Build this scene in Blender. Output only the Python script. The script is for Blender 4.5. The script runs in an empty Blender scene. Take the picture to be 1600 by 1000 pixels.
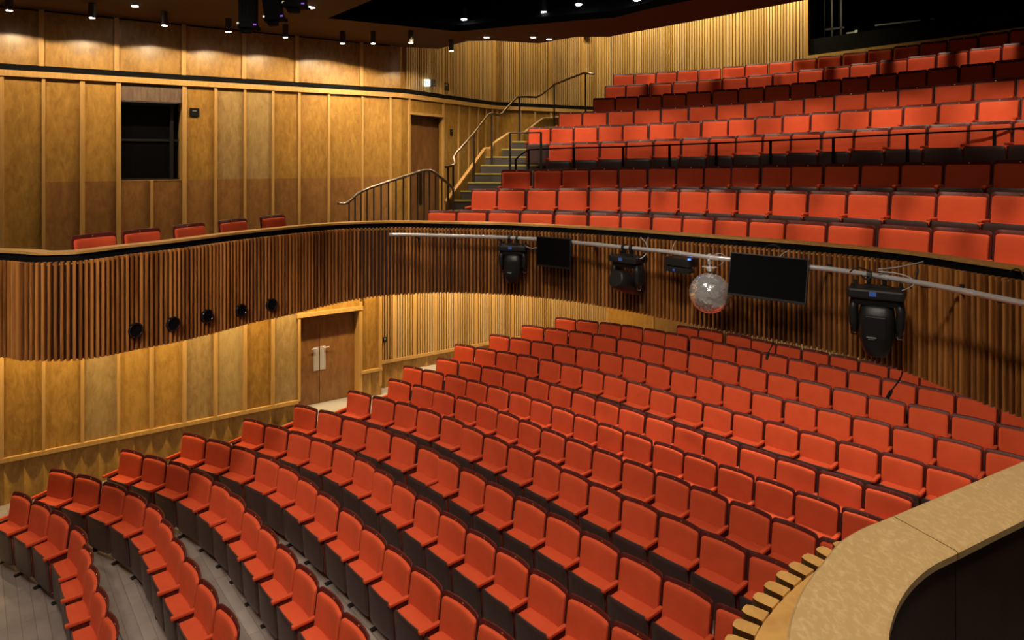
import bpy, bmesh, math, random
from mathutils import Vector, Matrix
random.seed(7)
PI = math.pi
S = bpy.context.scene
COL = S.collection
HC = 5.76            # camera height above the front stalls floor

# ------------------------------------------------------------------ helpers
def new_mat(name):
    m = bpy.data.materials.new(name); m.use_nodes = True
    nt = m.node_tree; b = nt.nodes['Principled BSDF']
    return m, nt, b
def sets(b, **k):
    for n, v in k.items():
        b.inputs[n.replace('_', ' ')].default_value = v
def plain(name, col, rough=.5, metal=0., coat=0., emis=None, es=0., spec=.5):
    m, nt, b = new_mat(name)
    sets(b, Base_Color=(*col, 1), Roughness=rough, Metallic=metal)
    b.inputs['Specular IOR Level'].default_value = spec
    b.inputs['Coat Weight'].default_value = coat
    if emis:
        b.inputs['Emission Color'].default_value = (*emis, 1); b.inputs['Emission Strength'].default_value = es
    return m
def wood(name, dark, light, scale=(6, 6, .7), rough=.4, figure=1.5, coat=.0, bump=.0, tonefac=1., detail=5., spec=.5):
    """grained timber; 'tone' is a per-board variation stored on the mesh"""
    m, nt, b = new_mat(name); N = nt.nodes; L = nt.links
    tc = N.new('ShaderNodeTexCoord'); mp = N.new('ShaderNodeMapping'); mp.inputs['Scale'].default_value = scale
    L.new(tc.outputs['Object'], mp.inputs['Vector'])
    n1 = N.new('ShaderNodeTexNoise'); n1.inputs['Scale'].default_value = figure; n1.inputs['Detail'].default_value = detail
    n1.inputs['Distortion'].default_value = .6; n1.inputs['Roughness'].default_value = .6
    L.new(mp.outputs[0], n1.inputs['Vector'])
    at = N.new('ShaderNodeAttribute'); at.attribute_name = 'tone'
    ad = N.new('ShaderNodeMath'); ad.operation = 'MULTIPLY_ADD'; ad.inputs[1].default_value = .9 * tonefac; ad.inputs[2].default_value = -.45 * tonefac
    L.new(at.outputs['Fac'], ad.inputs[0])
    a2 = N.new('ShaderNodeMath'); a2.operation = 'ADD'; L.new(ad.outputs[0], a2.inputs[0])
    mr = N.new('ShaderNodeMapRange'); mr.inputs['From Min'].default_value = .3; mr.inputs['From Max'].default_value = .7
    L.new(n1.outputs['Fac'], mr.inputs['Value']); L.new(mr.outputs[0], a2.inputs[1]); a2.use_clamp = True
    mx = N.new('ShaderNodeMix'); mx.data_type = 'RGBA'
    mx.inputs[6].default_value = (*dark, 1); mx.inputs[7].default_value = (*light, 1)
    L.new(a2.outputs[0], mx.inputs[0]); L.new(mx.outputs[2], b.inputs['Base Color'])
    b.inputs['Roughness'].default_value = rough; b.inputs['Coat Weight'].default_value = coat; b.inputs['Coat Roughness'].default_value = .2
    b.inputs['Specular IOR Level'].default_value = spec
    if bump:
        bp = N.new('ShaderNodeBump'); bp.inputs['Strength'].default_value = bump; bp.inputs['Distance'].default_value = .01
        L.new(n1.outputs['Fac'], bp.inputs['Height']); L.new(bp.outputs[0], b.inputs['Normal'])
    return m
def fabric(name, c1, c2):
    m, nt, b = new_mat(name); N = nt.nodes; L = nt.links
    tc = N.new('ShaderNodeTexCoord'); n1 = N.new('ShaderNodeTexNoise'); n1.inputs['Scale'].default_value = 7; n1.inputs['Detail'].default_value = 4
    oi = N.new('ShaderNodeObjectInfo'); va = N.new('ShaderNodeVectorMath'); va.operation = 'ADD'
    mu = N.new('ShaderNodeMath'); mu.operation = 'MULTIPLY'; mu.inputs[1].default_value = 50
    L.new(oi.outputs['Random'], mu.inputs[0]); L.new(tc.outputs['Object'], va.inputs[0]); L.new(mu.outputs[0], va.inputs[1])
    L.new(va.outputs[0], n1.inputs['Vector'])
    cr = N.new('ShaderNodeMix'); cr.data_type = 'RGBA'; cr.inputs[6].default_value = (*c1, 1); cr.inputs[7].default_value = (*c2, 1)
    L.new(n1.outputs['Fac'], cr.inputs[0]); L.new(cr.outputs[2], b.inputs['Base Color'])
    b.inputs['Roughness'].default_value = .85; b.inputs['Sheen Weight'].default_value = .10; b.inputs['Sheen Roughness'].default_value = .4
    b.inputs['Sheen Tint'].default_value = (1, .35, .2, 1); b.inputs['Specular IOR Level'].default_value = .15
    n2 = N.new('ShaderNodeTexNoise'); n2.inputs['Scale'].default_value = 400; L.new(tc.outputs['Object'], n2.inputs['Vector'])
    bp = N.new('ShaderNodeBump'); bp.inputs['Strength'].default_value = .15; bp.inputs['Distance'].default_value = .002
    L.new(n2.outputs['Fac'], bp.inputs['Height']); L.new(bp.outputs[0], b.inputs['Normal'])
    return m
M = dict(
    panel=wood('ply_panel', (.25, .122, .020), (.43, .235, .050), (3, 3, 1.2), .38, 4.0, coat=.10, detail=8.),
    panel_grey=wood('ply_panel_pale', (.26, .155, .055), (.40, .27, .105), (3, 3, 1.2), .38, 4.0, coat=.10, detail=8.),
    panel_red=wood('ply_panel_warm', (.22, .100, .030), (.35, .170, .050), (3, 3, 1.2), .32, 4.0, coat=.12, detail=8.),
    batten=wood('oak_batten', (.40, .215, .062), (.54, .32, .10), (20, 20, 1), .42, 2.0),
    oakslat=wood('oak_slats', (.34, .205, .075), (.58, .39, .165), (12, 12, .4), .5, 2.0),
    oakback=wood('oak_backing', (.25, .13, .04), (.34, .19, .06), (12, 12, .4), .6, 2.0),
    fascia=wood('walnut_slats', (.17, .056, .012), (.47, .190, .046), (14, 14, .8), .42, 2.0, spec=.4),
    fasciaback=plain('walnut_recess', (.045, .014, .006), .7),
    cap=wood('maple_cap', (.46, .31, .135), (.70, .51, .26), (26, 14, 14), .33, 2.6, coat=.25, detail=9.),
    capedge=wood('maple_edge', (.42, .22, .06), (.55, .31, .09), (8, 8, 8), .4, 2.0),
    darkply=wood('dark_stained_ply', (.022, .010, .005), (.04, .019, .008), (3, 3, 3), .42, 3.0),
    mahog=wood('mahogany_shell', (.070, .009, .007), (.12, .017, .012), (30, 30, 3), .42, 1.6, coat=.0, spec=.2),
    pan=wood('seat_underside', (.050, .026, .024), (.075, .040, .036), (30, 30, 3), .38, 1.6),
    red=fabric('red_velvet', (.46, .058, .020), (.57, .082, .028)),
    blackhead0=plain('bracket_black', (.02, .02, .02), .5),
    black=plain('black_metal', (.012, .012, .013), .45),
    blackgloss=plain('black_gloss', (.010, .010, .011), .12),
    blackmatt=plain('black_paint', (.004, .004, .0045), .8, spec=.1),
    steel=plain('brushed_steel', (.80, .80, .82), .30, .6),
    bronze=plain('bronze_rail', (.34, .26, .20), .3, 1.),
    darkrail=plain('dark_bronze', (.045, .030, .022), .45, .4),
    brass=plain('brass_stud', (.75, .60, .28), .35, .9),
    doorw=wood('door_veneer', (.16, .066, .020), (.27, .125, .038), (2.4, 2.4, .8), .38, 4.0),
    ceil=plain('brown_ceiling', (.11, .060, .034), .85, spec=.2),
    carpet=plain('grey_tread', (.055, .045, .04), .9),
    nosing=plain('nosing_strip', (.36, .30, .05), .5),
    white=plain('white_print', (.8, .8, .8), .5),
    lamp=plain('lamp_lens', (1, 1, 1), .4, emis=(1, .86, .66), es=60.),
    lampcool=plain('lamp_lens_cool', (1, 1, 1), .4, emis=(.9, .93, 1), es=60.),
    ceilspot=plain('led_blue', (.1, .2, 1), .4, emis=(.05, .15, 1), es=3.),
    exitsign=plain('lit_sign', (.9, 1, .95), .4, emis=(.85, 1., .95), es=4.),
    exitink=plain('sign_green', (.0, .35, .16), .5, emis=(.0, .5, .22), es=.8),
    screen=plain('display_screen', (.004, .004, .005), .18, spec=.15),
    greybox=plain('grey_metal', (.22, .24, .26), .6),
    cable=plain('cable_grey', (.35, .35, .36), .5),
    cableb=plain('cable_black', (.02, .02, .02), .5),
)
def floor_mat():
    m, nt, b = new_mat('timber_floor'); N = nt.nodes; L = nt.links
    tc = N.new('ShaderNodeTexCoord'); mp = N.new('ShaderNodeMapping'); mp.inputs['Rotation'].default_value = (0, 0, .9)
    L.new(tc.outputs['Object'], mp.inputs['Vector'])
    br = N.new('ShaderNodeTexBrick'); br.inputs['Scale'].default_value = 1.0
    br.inputs['Color1'].default_value = (.40, .335, .30, 1); br.inputs['Color2'].default_value = (.29, .24, .215, 1)
    br.inputs['Mortar'].default_value = (.20, .165, .145, 1); br.inputs['Mortar Size'].default_value = .004
    br.inputs['Brick Width'].default_value = 1.4; br.inputs['Row Height'].default_value = .14
    L.new(mp.outputs[0], br.inputs['Vector'])
    n = N.new('ShaderNodeTexNoise'); n.inputs['Scale'].default_value = 3; n.inputs['Detail'].default_value = 6; L.new(mp.outputs[0], n.inputs['Vector'])
    mx = N.new('ShaderNodeMix'); mx.data_type = 'RGBA'; mx.blend_type = 'MULTIPLY'; mx.inputs[0].default_value = .5
    L.new(br.outputs['Color'], mx.inputs[6]); L.new(n.outputs['Fac'], mx.inputs[7]); L.new(mx.outputs[2], b.inputs['Base Color'])
    b.inputs['Roughness'].default_value = .5
    return m
M['floor'] = floor_mat()
def mirror_mat():
    m, nt, b = new_mat('mirror_tiles'); N = nt.nodes; L = nt.links
    sets(b, Base_Color=(.92, .92, .93, 1), Metallic=.78, Roughness=.10)
    return m
M['mirror'] = mirror_mat()

def obj(name, bm, mat, parent=None, smooth=False, kind=None):
    me = bpy.data.meshes.new(name)
    bm.normal_update(); bm.to_mesh(me); bm.free()
    for x in (mat if isinstance(mat, (list, tuple)) else [mat]): me.materials.append(M[x] if isinstance(x, str) else x)
    if smooth:
        for p in me.polygons: p.use_smooth = True
    o = bpy.data.objects.new(name, me); COL.objects.link(o)
    if parent is not None: o.parent = parent
    if kind: o['kind'] = kind
    return o
def struct(name, bm, mat, parent=None, **k):
    return obj(name, bm, mat, parent, kind='structure' if parent is None else None, **k)
def thing(name, label, cat, loc=(0, 0, 0), rz=0, group=None):
    o = bpy.data.objects.new(name, None); COL.objects.link(o)
    o.location = loc; o.rotation_euler = (0, 0, rz); o.empty_display_size = .1
    o['label'] = label; o['category'] = cat
    if group: o['group'] = group
    return o
def tag(o, label, cat, group=None):
    o['label'] = label; o['category'] = cat
    if group: o['group'] = group
    return o
def BM(tone=False):
    b = bmesh.new()
    b.faces.layers.float.new('tone')
    return b
def settone(bm, faces, v):
    l = bm.faces.layers.float.get('tone')
    if l is None: l = bm.faces.layers.float.new('tone')
    for f in faces: f[l] = v
def quadpts(bm, pts, tone=.5, mi=0):
    vs = [bm.verts.new(p) for p in pts]
    f = bm.faces.new(vs); f.material_index = mi; settone(bm, [f], tone); return f
def prism(bm, ring, z0, z1, tone=.5, mi=0, cap=True):
    """ring: list of (x,y) ; z0/z1 numbers or lists"""
    n = len(ring)
    a = [bm.verts.new((p[0], p[1], z0[i] if isinstance(z0, (list, tuple)) else z0)) for i, p in enumerate(ring)]
    b = [bm.verts.new((p[0], p[1], z1[i] if isinstance(z1, (list, tuple)) else z1)) for i, p in enumerate(ring)]
    fs = [bm.faces.new((a[i], a[(i + 1) % n], b[(i + 1) % n], b[i])) for i in range(n)]
    if cap: fs += [bm.faces.new(b), bm.faces.new(a[::-1])]
    for f in fs: f.material_index = mi
    settone(bm, fs, tone); return fs
def box(bm, c, s, rz=0., bev=0., tone=.5, mi=0, mat=None):
    r = bmesh.ops.create_cube(bm, size=1.)
    vs = r['verts']
    bmesh.ops.scale(bm, vec=s, verts=vs)
    fs = list({f for v in vs for f in v.link_faces})
    if bev:
        es = list({e for v in vs for e in v.link_edges})
        q = bmesh.ops.bevel(bm, geom=es, offset=bev, segments=2, affect='EDGES', profile=.6)
        vs = list({v for f in q['faces'] for v in f.verts} | {v for v in vs if v.is_valid}); fs = list({f for v in vs for f in v.link_faces})
    mt = Matrix.Translation(c) @ Matrix.Rotation(rz, 4, 'Z')
    if mat is not None: mt = mat @ mt
    bmesh.ops.transform(bm, matrix=mt, verts=vs)
    for f in fs: f.material_index = mi
    settone(bm, fs, tone); return vs
def cyl(bm, p0, p1, r, seg=12, r2=None, mi=0, tone=.5, cap=True):
    p0 = Vector(p0); p1 = Vector(p1); d = p1 - p0; L = d.length
    if L < 1e-6: return []
    q = bmesh.ops.create_cone(bm, cap_ends=cap, segments=seg, radius1=r, radius2=r if r2 is None else r2, depth=L)
    m = Matrix.Translation((p0 + p1) / 2) @ d.to_track_quat('Z', 'Y').to_matrix().to_4x4()
    bmesh.ops.transform(bm, matrix=m, verts=q['verts'])
    fs = {f for v in q['verts'] for f in v.link_faces}
    for f in fs: f.material_index = mi
    settone(bm, fs, tone); return q['verts']
def tube(bm, pts, r, seg=8, mi=0):
    pts = [Vector(p) for p in pts]; rings = []
    for i, p in enumerate(pts):
        t = (pts[min(i + 1, len(pts) - 1)] - pts[max(i - 1, 0)]).normalized()
        up = Vector((0, 0, 1)) if abs(t.z) < .95 else Vector((1, 0, 0))
        a = t.cross(up).normalized(); b = t.cross(a).normalized()
        rings.append([bm.verts.new(p + (a * math.cos(2 * PI * k / seg) + b * math.sin(2 * PI * k / seg)) * r) for k in range(seg)])
    for A, B in zip(rings[:-1], rings[1:]):
        for k in range(seg):
            f = bm.faces.new((A[k], A[(k + 1) % seg], B[(k + 1) % seg], B[k])); f.smooth = True; f.material_index = mi
    bm.faces.new(rings[0]).material_index = mi; bm.faces.new(rings[-1][::-1]).material_index = mi
def catmull(pts, n=6):
    out = []; P = [Vector(p) for p in pts]
    for i in range(len(P) - 1):
        p0 = P[max(i - 1, 0)]; p1 = P[i]; p2 = P[i + 1]; p3 = P[min(i + 2, len(P) - 1)]
        for k in range(n):
            t = k / n
            out.append(.5 * ((2 * p1) + (p2 - p0) * t + (2 * p0 - 5 * p1 + 4 * p2 - p3) * t * t + (3 * p1 - p0 - 3 * p2 + p3) * t ** 3))
    out.append(P[-1]); return out
def smooth_line(pts, it=2):
    P = [Vector(p) for p in pts]
    for _ in range(it):
        P = [P[0]] + [(P[i - 1] + P[i] * 2 + P[i + 1]) / 4 for i in range(1, len(P) - 1)] + [P[-1]]
    return P
class Line:
    """plan polyline (x,y[,z...]) measured by arc length"""
    def __init__(s, pts):
        s.p = [Vector(p) for p in pts]; s.d = [0.]
        for a, b in zip(s.p[:-1], s.p[1:]): s.d.append(s.d[-1] + (Vector(b[:2]) - Vector(a[:2])).length)
        s.len = s.d[-1]
    def at(s, t):
        t = min(max(t, 0), s.len - 1e-6)
        for i in range(len(s.d) - 1):
            if t <= s.d[i + 1]: break
        u = (t - s.d[i]) / max(s.d[i + 1] - s.d[i], 1e-9)
        return s.p[i].lerp(s.p[i + 1], u)
    def tan(s, t, e=.08):
        a = s.at(t - e); b = s.at(t + e); v = Vector((b[0] - a[0], b[1] - a[1])); return v.normalized()
    def off(s, t, d):
        """d>0 : to the right of travel"""
        p = s.at(t); T = s.tan(t); return Vector((p[0] + T.y * d, p[1] - T.x * d))
def ribbon(bm, line, t0, t1, d0, d1, z0, z1, step=.15, tone=.5, mi=0, smooth=True):
    """solid strip following a plan line between offsets d0..d1, heights z0..z1 (numbers or functions of t)"""
    n = max(1, int(math.ceil((t1 - t0) / step))); R = []
    Z = lambda z, t: z(t) if callable(z) else z
    for i in range(n + 1):
        t = t0 + (t1 - t0) * i / n; a = line.off(t, d0); b = line.off(t, d1)
        R.append([bm.verts.new((a.x, a.y, Z(z0, t))), bm.verts.new((b.x, b.y, Z(z0, t))), bm.verts.new((b.x, b.y, Z(z1, t))), bm.verts.new((a.x, a.y, Z(z1, t)))])
    fs = []
    for A, B in zip(R[:-1], R[1:]):
        for k in range(4): fs.append(bm.faces.new((A[k], B[k], B[(k + 1) % 4], A[(k + 1) % 4])))
    fs += [bm.faces.new(R[0]), bm.faces.new(R[-1][::-1])]
    for f in fs: f.material_index = mi
    settone(bm, fs, tone)
def slat(bm, line, t, w, d0, d1, z0, z1, tone=.5, mi=0, rounded=True):
    """one upright slat, base at offset d0, face at d1"""
    T = line.tan(t); p = line.at(t); nrm = Vector((T.y, -T.x)); c = Vector((p[0], p[1])); h = w / 2
    if rounded: prof = [(-h, d0), (h, d0), (h, d0 + (d1 - d0) * .72), (h * .72, d0 + (d1 - d0) * .95), (0, d1), (-h * .72, d0 + (d1 - d0) * .95), (-h, d0 + (d1 - d0) * .72)]
    else: prof = [(-h, d0), (h, d0), (h, d1), (-h, d1)]
    ring = [c + T * a + nrm * b for a, b in prof]
    prism(bm, ring, z0, z1, tone, mi)
def fill(bm, loops, z, tone=.5, mi=0, flip=False):
    es = []; allv = []
    for lp in loops:
        vs = [bm.verts.new((p[0], p[1], z)) for p in lp]; allv += vs
        es += [bm.edges.new((vs[i], vs[(i + 1) % len(vs)])) for i in range(len(vs))]
    r = bmesh.ops.triangle_fill(bm, use_beauty=True, use_dissolve=False, edges=es)
    fs = [g for g in r['geom'] if isinstance(g, bmesh.types.BMFace)]
    for f in fs: f.material_index = mi
    settone(bm, fs, tone); return fs
ORD = ['zeroth', 'first', 'second', 'third', 'fourth', 'fifth', 'sixth', 'seventh', 'eighth', 'ninth', 'tenth', 'eleventh', 'twelfth', 'thirteenth', 'fourteenth', 'fifteenth', 'sixteenth', 'seventeenth', 'eighteenth', 'nineteenth']
def U(s, n):      # room axes: s along the left wall (towards the rear), n across the room towards the left wall
    return Vector((.823 * s - .568 * n, .568 * s + .823 * n))

# ---- surveyed positions (metres)
STALLS = [[(-6.952, 9.865), (-6.486, 9.594), (-6.031, 9.302), (-5.504, 8.871), (-5.147, 8.441), (-4.812, 8.01), (-4.454, 7.573), (-4.109, 7.158)], [(-6.837, 10.564), (-6.309, 10.362), (-5.768, 10.099), (-5.276, 9.783), (-4.811, 9.408), (-4.442, 8.984), (-4.08, 8.54), (-3.708, 8.1), (-3.33, 7.669), (-2.932, 7.23)], [(-6.1, 11.164), (-5.603, 10.931), (-5.108, 10.685), (-4.61, 10.362), (-4.143, 9.959), (-3.78, 9.607), (-3.39, 9.153), (-3.034, 8.739), (-2.662, 8.301), (-2.298, 7.88), (-1.918, 7.452), (-1.555, 7.018)], [(-5.306, 11.621), (-4.775, 11.349), (-4.254, 11.058), (-3.733, 10.713), (-3.293, 10.337), (-2.887, 9.926), (-2.475, 9.466), (-2.055, 9.019), (-1.674, 8.57), (-1.299, 8.131), (-0.914, 7.692), (-0.513, 7.247), (-0.094, 6.788)], [(-4.483, 12.105), (-3.987, 11.829), (-3.496, 11.528), (-3.04, 11.214), (-2.593, 10.871), (-2.183, 10.466), (-1.826, 10.06), (-1.463, 9.654), (-1.083, 9.234), (-0.714, 8.815), (-0.336, 8.389), (0.041, 7.978), (0.427, 7.542), (0.816, 7.106), (1.219, 6.681)], [(-3.722, 12.582), (-3.199, 12.292), (-2.676, 11.939), (-2.187, 11.578), (-1.707, 11.184), (-1.235, 10.715), (-0.913, 10.353), (-0.522, 9.926), (-0.136, 9.497), (0.278, 9.067), (0.678, 8.638), (1.07, 8.192), (1.468, 7.734), (1.875, 7.288), (2.308, 6.829)], [(-2.845, 13.019), (-2.329, 12.697), (-1.86, 12.408), (-1.412, 12.067), (-0.966, 11.681), (-0.607, 11.276), (-0.217, 10.874), (0.174, 10.474), (0.551, 10.058), (0.904, 9.652), (1.278, 9.243), (1.666, 8.853), (2.065, 8.431), (2.464, 7.995), (2.891, 7.564)], [(-2.192, 13.674), (-1.679, 13.33), (-1.246, 13.0), (-0.796, 12.642), (-0.4, 12.281), (-0.026, 11.886), (0.337, 11.497), (0.7, 11.119), (1.075, 10.725), (1.457, 10.335), (1.85, 9.937), (2.244, 9.524), (2.619, 9.126), (3.022, 8.705), (3.403, 8.288), (3.795, 7.851)], [(-2.062, 14.576), (-1.602, 14.288), (-1.1, 13.962), (-0.656, 13.627), (-0.23, 13.275), (0.197, 12.902), (0.572, 12.523), (0.935, 12.134), (1.291, 11.746), (1.649, 11.358), (2.029, 10.986), (2.425, 10.582), (2.802, 10.185), (3.19, 9.78), (3.587, 9.384), (3.975, 8.968), (4.395, 8.544)], [(-1.389, 15.12), (-0.867, 14.81), (-0.375, 14.481), (0.088, 14.146), (0.545, 13.714), (0.97, 13.315), (1.374, 12.883), (1.751, 12.468), (2.126, 12.076), (2.526, 11.662), (2.91, 11.244), (3.305, 10.815), (3.718, 10.392), (4.122, 9.979), (4.554, 9.547), (4.983, 9.122)], [(-1.061, 15.802), (-0.563, 15.522), (-0.09, 15.236), (0.37, 14.96), (0.841, 14.62), (1.258, 14.269), (1.665, 13.926), (2.057, 13.547), (2.438, 13.11), (2.795, 12.69), (3.182, 12.296), (3.568, 11.892), (3.95, 11.491), (4.352, 11.097), (4.752, 10.693), (5.171, 10.287), (5.592, 9.877), (5.995, 9.465)], [(-0.269, 16.256), (0.22, 15.963), (0.709, 15.68), (1.2, 15.371), (1.674, 15.068), (2.138, 14.729), (2.574, 14.331), (2.973, 13.886), (3.368, 13.436), (3.747, 13.002), (4.13, 12.596), (4.517, 12.171), (4.93, 11.765), (5.321, 11.377), (5.732, 10.992), (6.154, 10.575), (6.578, 10.149), (7.016, 9.719)], [(0.524, 16.685), (1.077, 16.404), (1.623, 16.115), (2.14, 15.79), (2.638, 15.401), (3.074, 15.001), (3.497, 14.616), (3.9, 14.177), (4.276, 13.724), (4.667, 13.303), (5.065, 12.878), (5.478, 12.457), (5.899, 12.03), (6.305, 11.603), (6.759, 11.194), (7.185, 10.758), (7.623, 10.344)], [(1.346, 17.139), (1.864, 16.89), (2.382, 16.628), (2.855, 16.331), (3.315, 15.961), (3.74, 15.602), (4.201, 15.221), (4.564, 14.776), (4.943, 14.352), (5.328, 13.956), (5.71, 13.547), (6.111, 13.149), (6.513, 12.732), (6.904, 12.295), (7.298, 11.861), (7.696, 11.417), (8.122, 10.965)], [(4.138, 16.222), (4.596, 15.909), (5.091, 15.445), (5.474, 14.971), (5.861, 14.589), (6.249, 14.179), (6.638, 13.778), (7.03, 13.386), (7.387, 12.973), (7.731, 12.555), (8.075, 12.112)]]
STALL_FLOOR = [-0.0, 0.03, 0.08, 0.16, 0.22, 0.29, 0.4, 0.41, 0.41, 0.42, 0.54, 0.65, 0.77, 0.85, 0.86]
BALC = [[(-1.214, 12.141, 3.89), (-0.687, 12.04, 3.9), (-0.127, 11.908, 3.905), (0.434, 11.722, 3.907), (0.996, 11.537, 3.907), (1.534, 11.372, 3.905), (2.017, 11.182, 3.903), (2.473, 10.963, 3.901), (2.902, 10.718, 3.9), (3.326, 10.435, 3.902), (3.746, 10.106, 3.906), (4.155, 9.732, 3.914), (4.574, 9.28, 3.926), (4.985, 8.747, 3.944), (5.341, 8.18, 3.968), (5.653, 7.556, 3.999)], [(-0.503, 12.905, 4.236), (0.004, 12.77, 4.248), (0.557, 12.614, 4.257), (1.106, 12.438, 4.264), (1.648, 12.283, 4.269), (2.164, 12.096, 4.273), (2.634, 11.889, 4.276), (3.074, 11.661, 4.28), (3.487, 11.413, 4.284), (3.917, 11.118, 4.29), (4.346, 10.778, 4.297), (4.764, 10.396, 4.307), (5.162, 9.976, 4.32), (5.545, 9.507, 4.336), (5.893, 9.006, 4.357), (6.224, 8.44, 4.383)], [(0.094, 13.525, 4.581), (0.701, 13.442, 4.597), (1.235, 13.333, 4.612), (1.764, 13.19, 4.625), (2.289, 13.012, 4.638), (2.794, 12.806, 4.65), (3.258, 12.584, 4.661), (3.692, 12.344, 4.672), (4.101, 12.087, 4.683), (4.526, 11.786, 4.694), (4.914, 11.476, 4.706), (5.323, 11.107, 4.718), (5.722, 10.699, 4.731), (6.103, 10.255, 4.745), (6.464, 9.772, 4.761), (6.804, 9.244, 4.778)], [(1.021, 14.298, 5.124), (1.539, 14.185, 5.14), (2.064, 14.039, 5.155), (2.573, 13.867, 5.172), (3.082, 13.663, 5.188), (3.573, 13.433, 5.205), (4.03, 13.188, 5.222), (4.454, 12.931, 5.239), (4.867, 12.652, 5.256), (5.271, 12.347, 5.272), (5.679, 12.004, 5.289), (6.071, 11.635, 5.305), (6.455, 11.23, 5.321), (6.827, 10.791, 5.336), (7.173, 10.328, 5.351), (7.493, 9.844, 5.365)], [(0.611, 15.276, 5.493), (1.11, 15.197, 5.501), (1.617, 15.092, 5.512), (2.137, 14.957, 5.526), (2.651, 14.795, 5.541), (3.178, 14.598, 5.559), (3.674, 14.383, 5.577), (4.163, 14.142, 5.597), (4.627, 13.882, 5.617), (5.074, 13.602, 5.638), (5.495, 13.309, 5.658), (5.905, 12.992, 5.678), (6.297, 12.658, 5.697), (6.684, 12.294, 5.715), (7.062, 11.902, 5.731), (7.427, 11.48, 5.745), (7.783, 11.022, 5.757), (8.123, 10.531, 5.766)], [(1.367, 16.065, 5.879), (1.919, 15.945, 5.891), (2.497, 15.789, 5.907), (3.064, 15.604, 5.925), (3.634, 15.384, 5.946), (4.188, 15.136, 5.969), (4.723, 14.862, 5.993), (5.246, 14.56, 6.017), (5.73, 14.245, 6.042), (6.196, 13.908, 6.065), (6.644, 13.549, 6.088), (7.068, 13.173, 6.109), (7.481, 12.769, 6.128), (7.894, 12.321, 6.143), (8.29, 11.843, 6.155), (8.667, 11.333, 6.163)], [(2.245, 16.792, 6.274), (2.773, 16.646, 6.294), (3.301, 16.474, 6.314), (3.828, 16.277, 6.336), (4.349, 16.054, 6.358), (4.886, 15.794, 6.381), (5.386, 15.523, 6.403), (5.862, 15.236, 6.426), (6.305, 14.942, 6.448), (6.718, 14.642, 6.47), (7.12, 14.324, 6.491), (7.519, 13.981, 6.512), (7.901, 13.622, 6.531), (8.271, 13.245, 6.548), (8.641, 12.833, 6.564), (8.99, 12.409, 6.578)], [(2.643, 17.618, 6.669), (3.168, 17.466, 6.68), (3.719, 17.281, 6.695), (4.275, 17.067, 6.712), (4.824, 16.827, 6.731), (5.344, 16.571, 6.753), (5.857, 16.29, 6.776), (6.344, 15.996, 6.8), (6.797, 15.696, 6.825), (7.237, 15.377, 6.851), (7.665, 15.041, 6.876), (8.104, 14.665, 6.902), (8.488, 14.306, 6.926), (8.879, 13.912, 6.949), (9.254, 13.5, 6.97), (9.609, 13.076, 6.989)], [(2.987, 18.457, 7.055), (3.538, 18.293, 7.065), (4.054, 18.117, 7.079), (4.56, 17.922, 7.095), (5.074, 17.702, 7.113), (5.598, 17.452, 7.133), (6.092, 17.191, 7.156), (6.583, 16.907, 7.179), (7.05, 16.611, 7.204), (7.499, 16.302, 7.229), (7.936, 15.976, 7.254), (8.345, 15.646, 7.28), (8.743, 15.301, 7.305), (9.127, 14.941, 7.33), (9.513, 14.551, 7.353), (9.877, 14.155, 7.375), (10.222, 13.749, 7.395)]]
SIDE = [(-5.12, 8.437), (-4.842, 8.992), (-4.559, 9.707), (-4.245, 10.448), (-3.904, 11.201)]
FASCIA = [(-5.685, 7.763, 3.525), (-5.449, 7.643, 3.527), (-5.263, 7.62, 3.529), (-4.869, 7.733, 3.496), (-4.718, 7.987, 3.472), (-4.566, 8.358, 3.446), (-4.292, 8.746, 3.423), (-4.046, 9.296, 3.4), (-3.772, 9.936, 3.392), (-3.394, 10.472, 3.384), (-3.127, 10.895, 3.387), (-2.718, 11.291, 3.425), (-2.236, 11.5, 3.462), (-1.707, 11.521, 3.501), (-1.163, 11.415, 3.54), (-0.365, 11.27, 3.555), (0.603, 10.847, 3.563), (1.523, 10.281, 3.53), (2.318, 9.628, 3.486), (2.886, 9.166, 3.45), (3.385, 8.809, 3.435), (3.82, 8.42, 3.42), (4.248, 7.911, 3.4), (4.461, 7.527, 3.368), (4.651, 6.881, 3.329), (4.817, 6.503, 3.31)]
PIPE = [(-2.017, 11.345), (-1.681, 11.345), (-0.306, 11.02), (0.397, 10.714), (0.954, 10.305), (1.46, 9.854), (2.069, 9.31), (2.451, 8.824), (2.769, 8.544), (3.293, 8.084), (3.613, 7.803), (3.819, 7.5), (3.989, 7.181), (4.208, 6.683), (4.425, 5.973)]
P_PEND = 98; P_REC = 25; P_SOFF = 135; P_REAR = 180; P_HOUSE = 1.0; W_AMB = .08; EXPO = 0.0; P_UNDER = 96; P_ROW = 450
HOUSE = [  # x, y, z, aim, power, cone
    (-4.8, 2.6, HC + 3.7, -5.7, 9.4, 0, 1150, 56),
    (-3.9, 3.6, HC + 3.8, -3.0, 8.8, 0, 820, 60),
    (-1.2, 6.2, HC + 3.8, 0.6, 10.0, .2, 800, 64),
    (1.2, 3.6, HC + 3.8, 2.4, 7.2, .2, 800, 66),
    (-1.4, 2.6, HC + 3.8, -0.4, 6.4, 0, 700, 66),
    (-1.5, 0.5, HC + 3.8, -0.5, 9.0, 2.2, 480, 66),
    (1.3, 1.2, HC + 3.8, 1.05, 1.8, HC-1, 1050, 34),  # added lamp, no fixture: brightens the near cap rail
    (0.5, 5.5, HC + 3.4, 2.0, 13.0, HC - .6, 110, 70),  # added weak fill for the dark balcony rows
    (3.0, 4.2, HC + 3.4, 6.0, 11.0, HC - .3, 170, 75),  # second added balcony fill, towards the right
]
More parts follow.
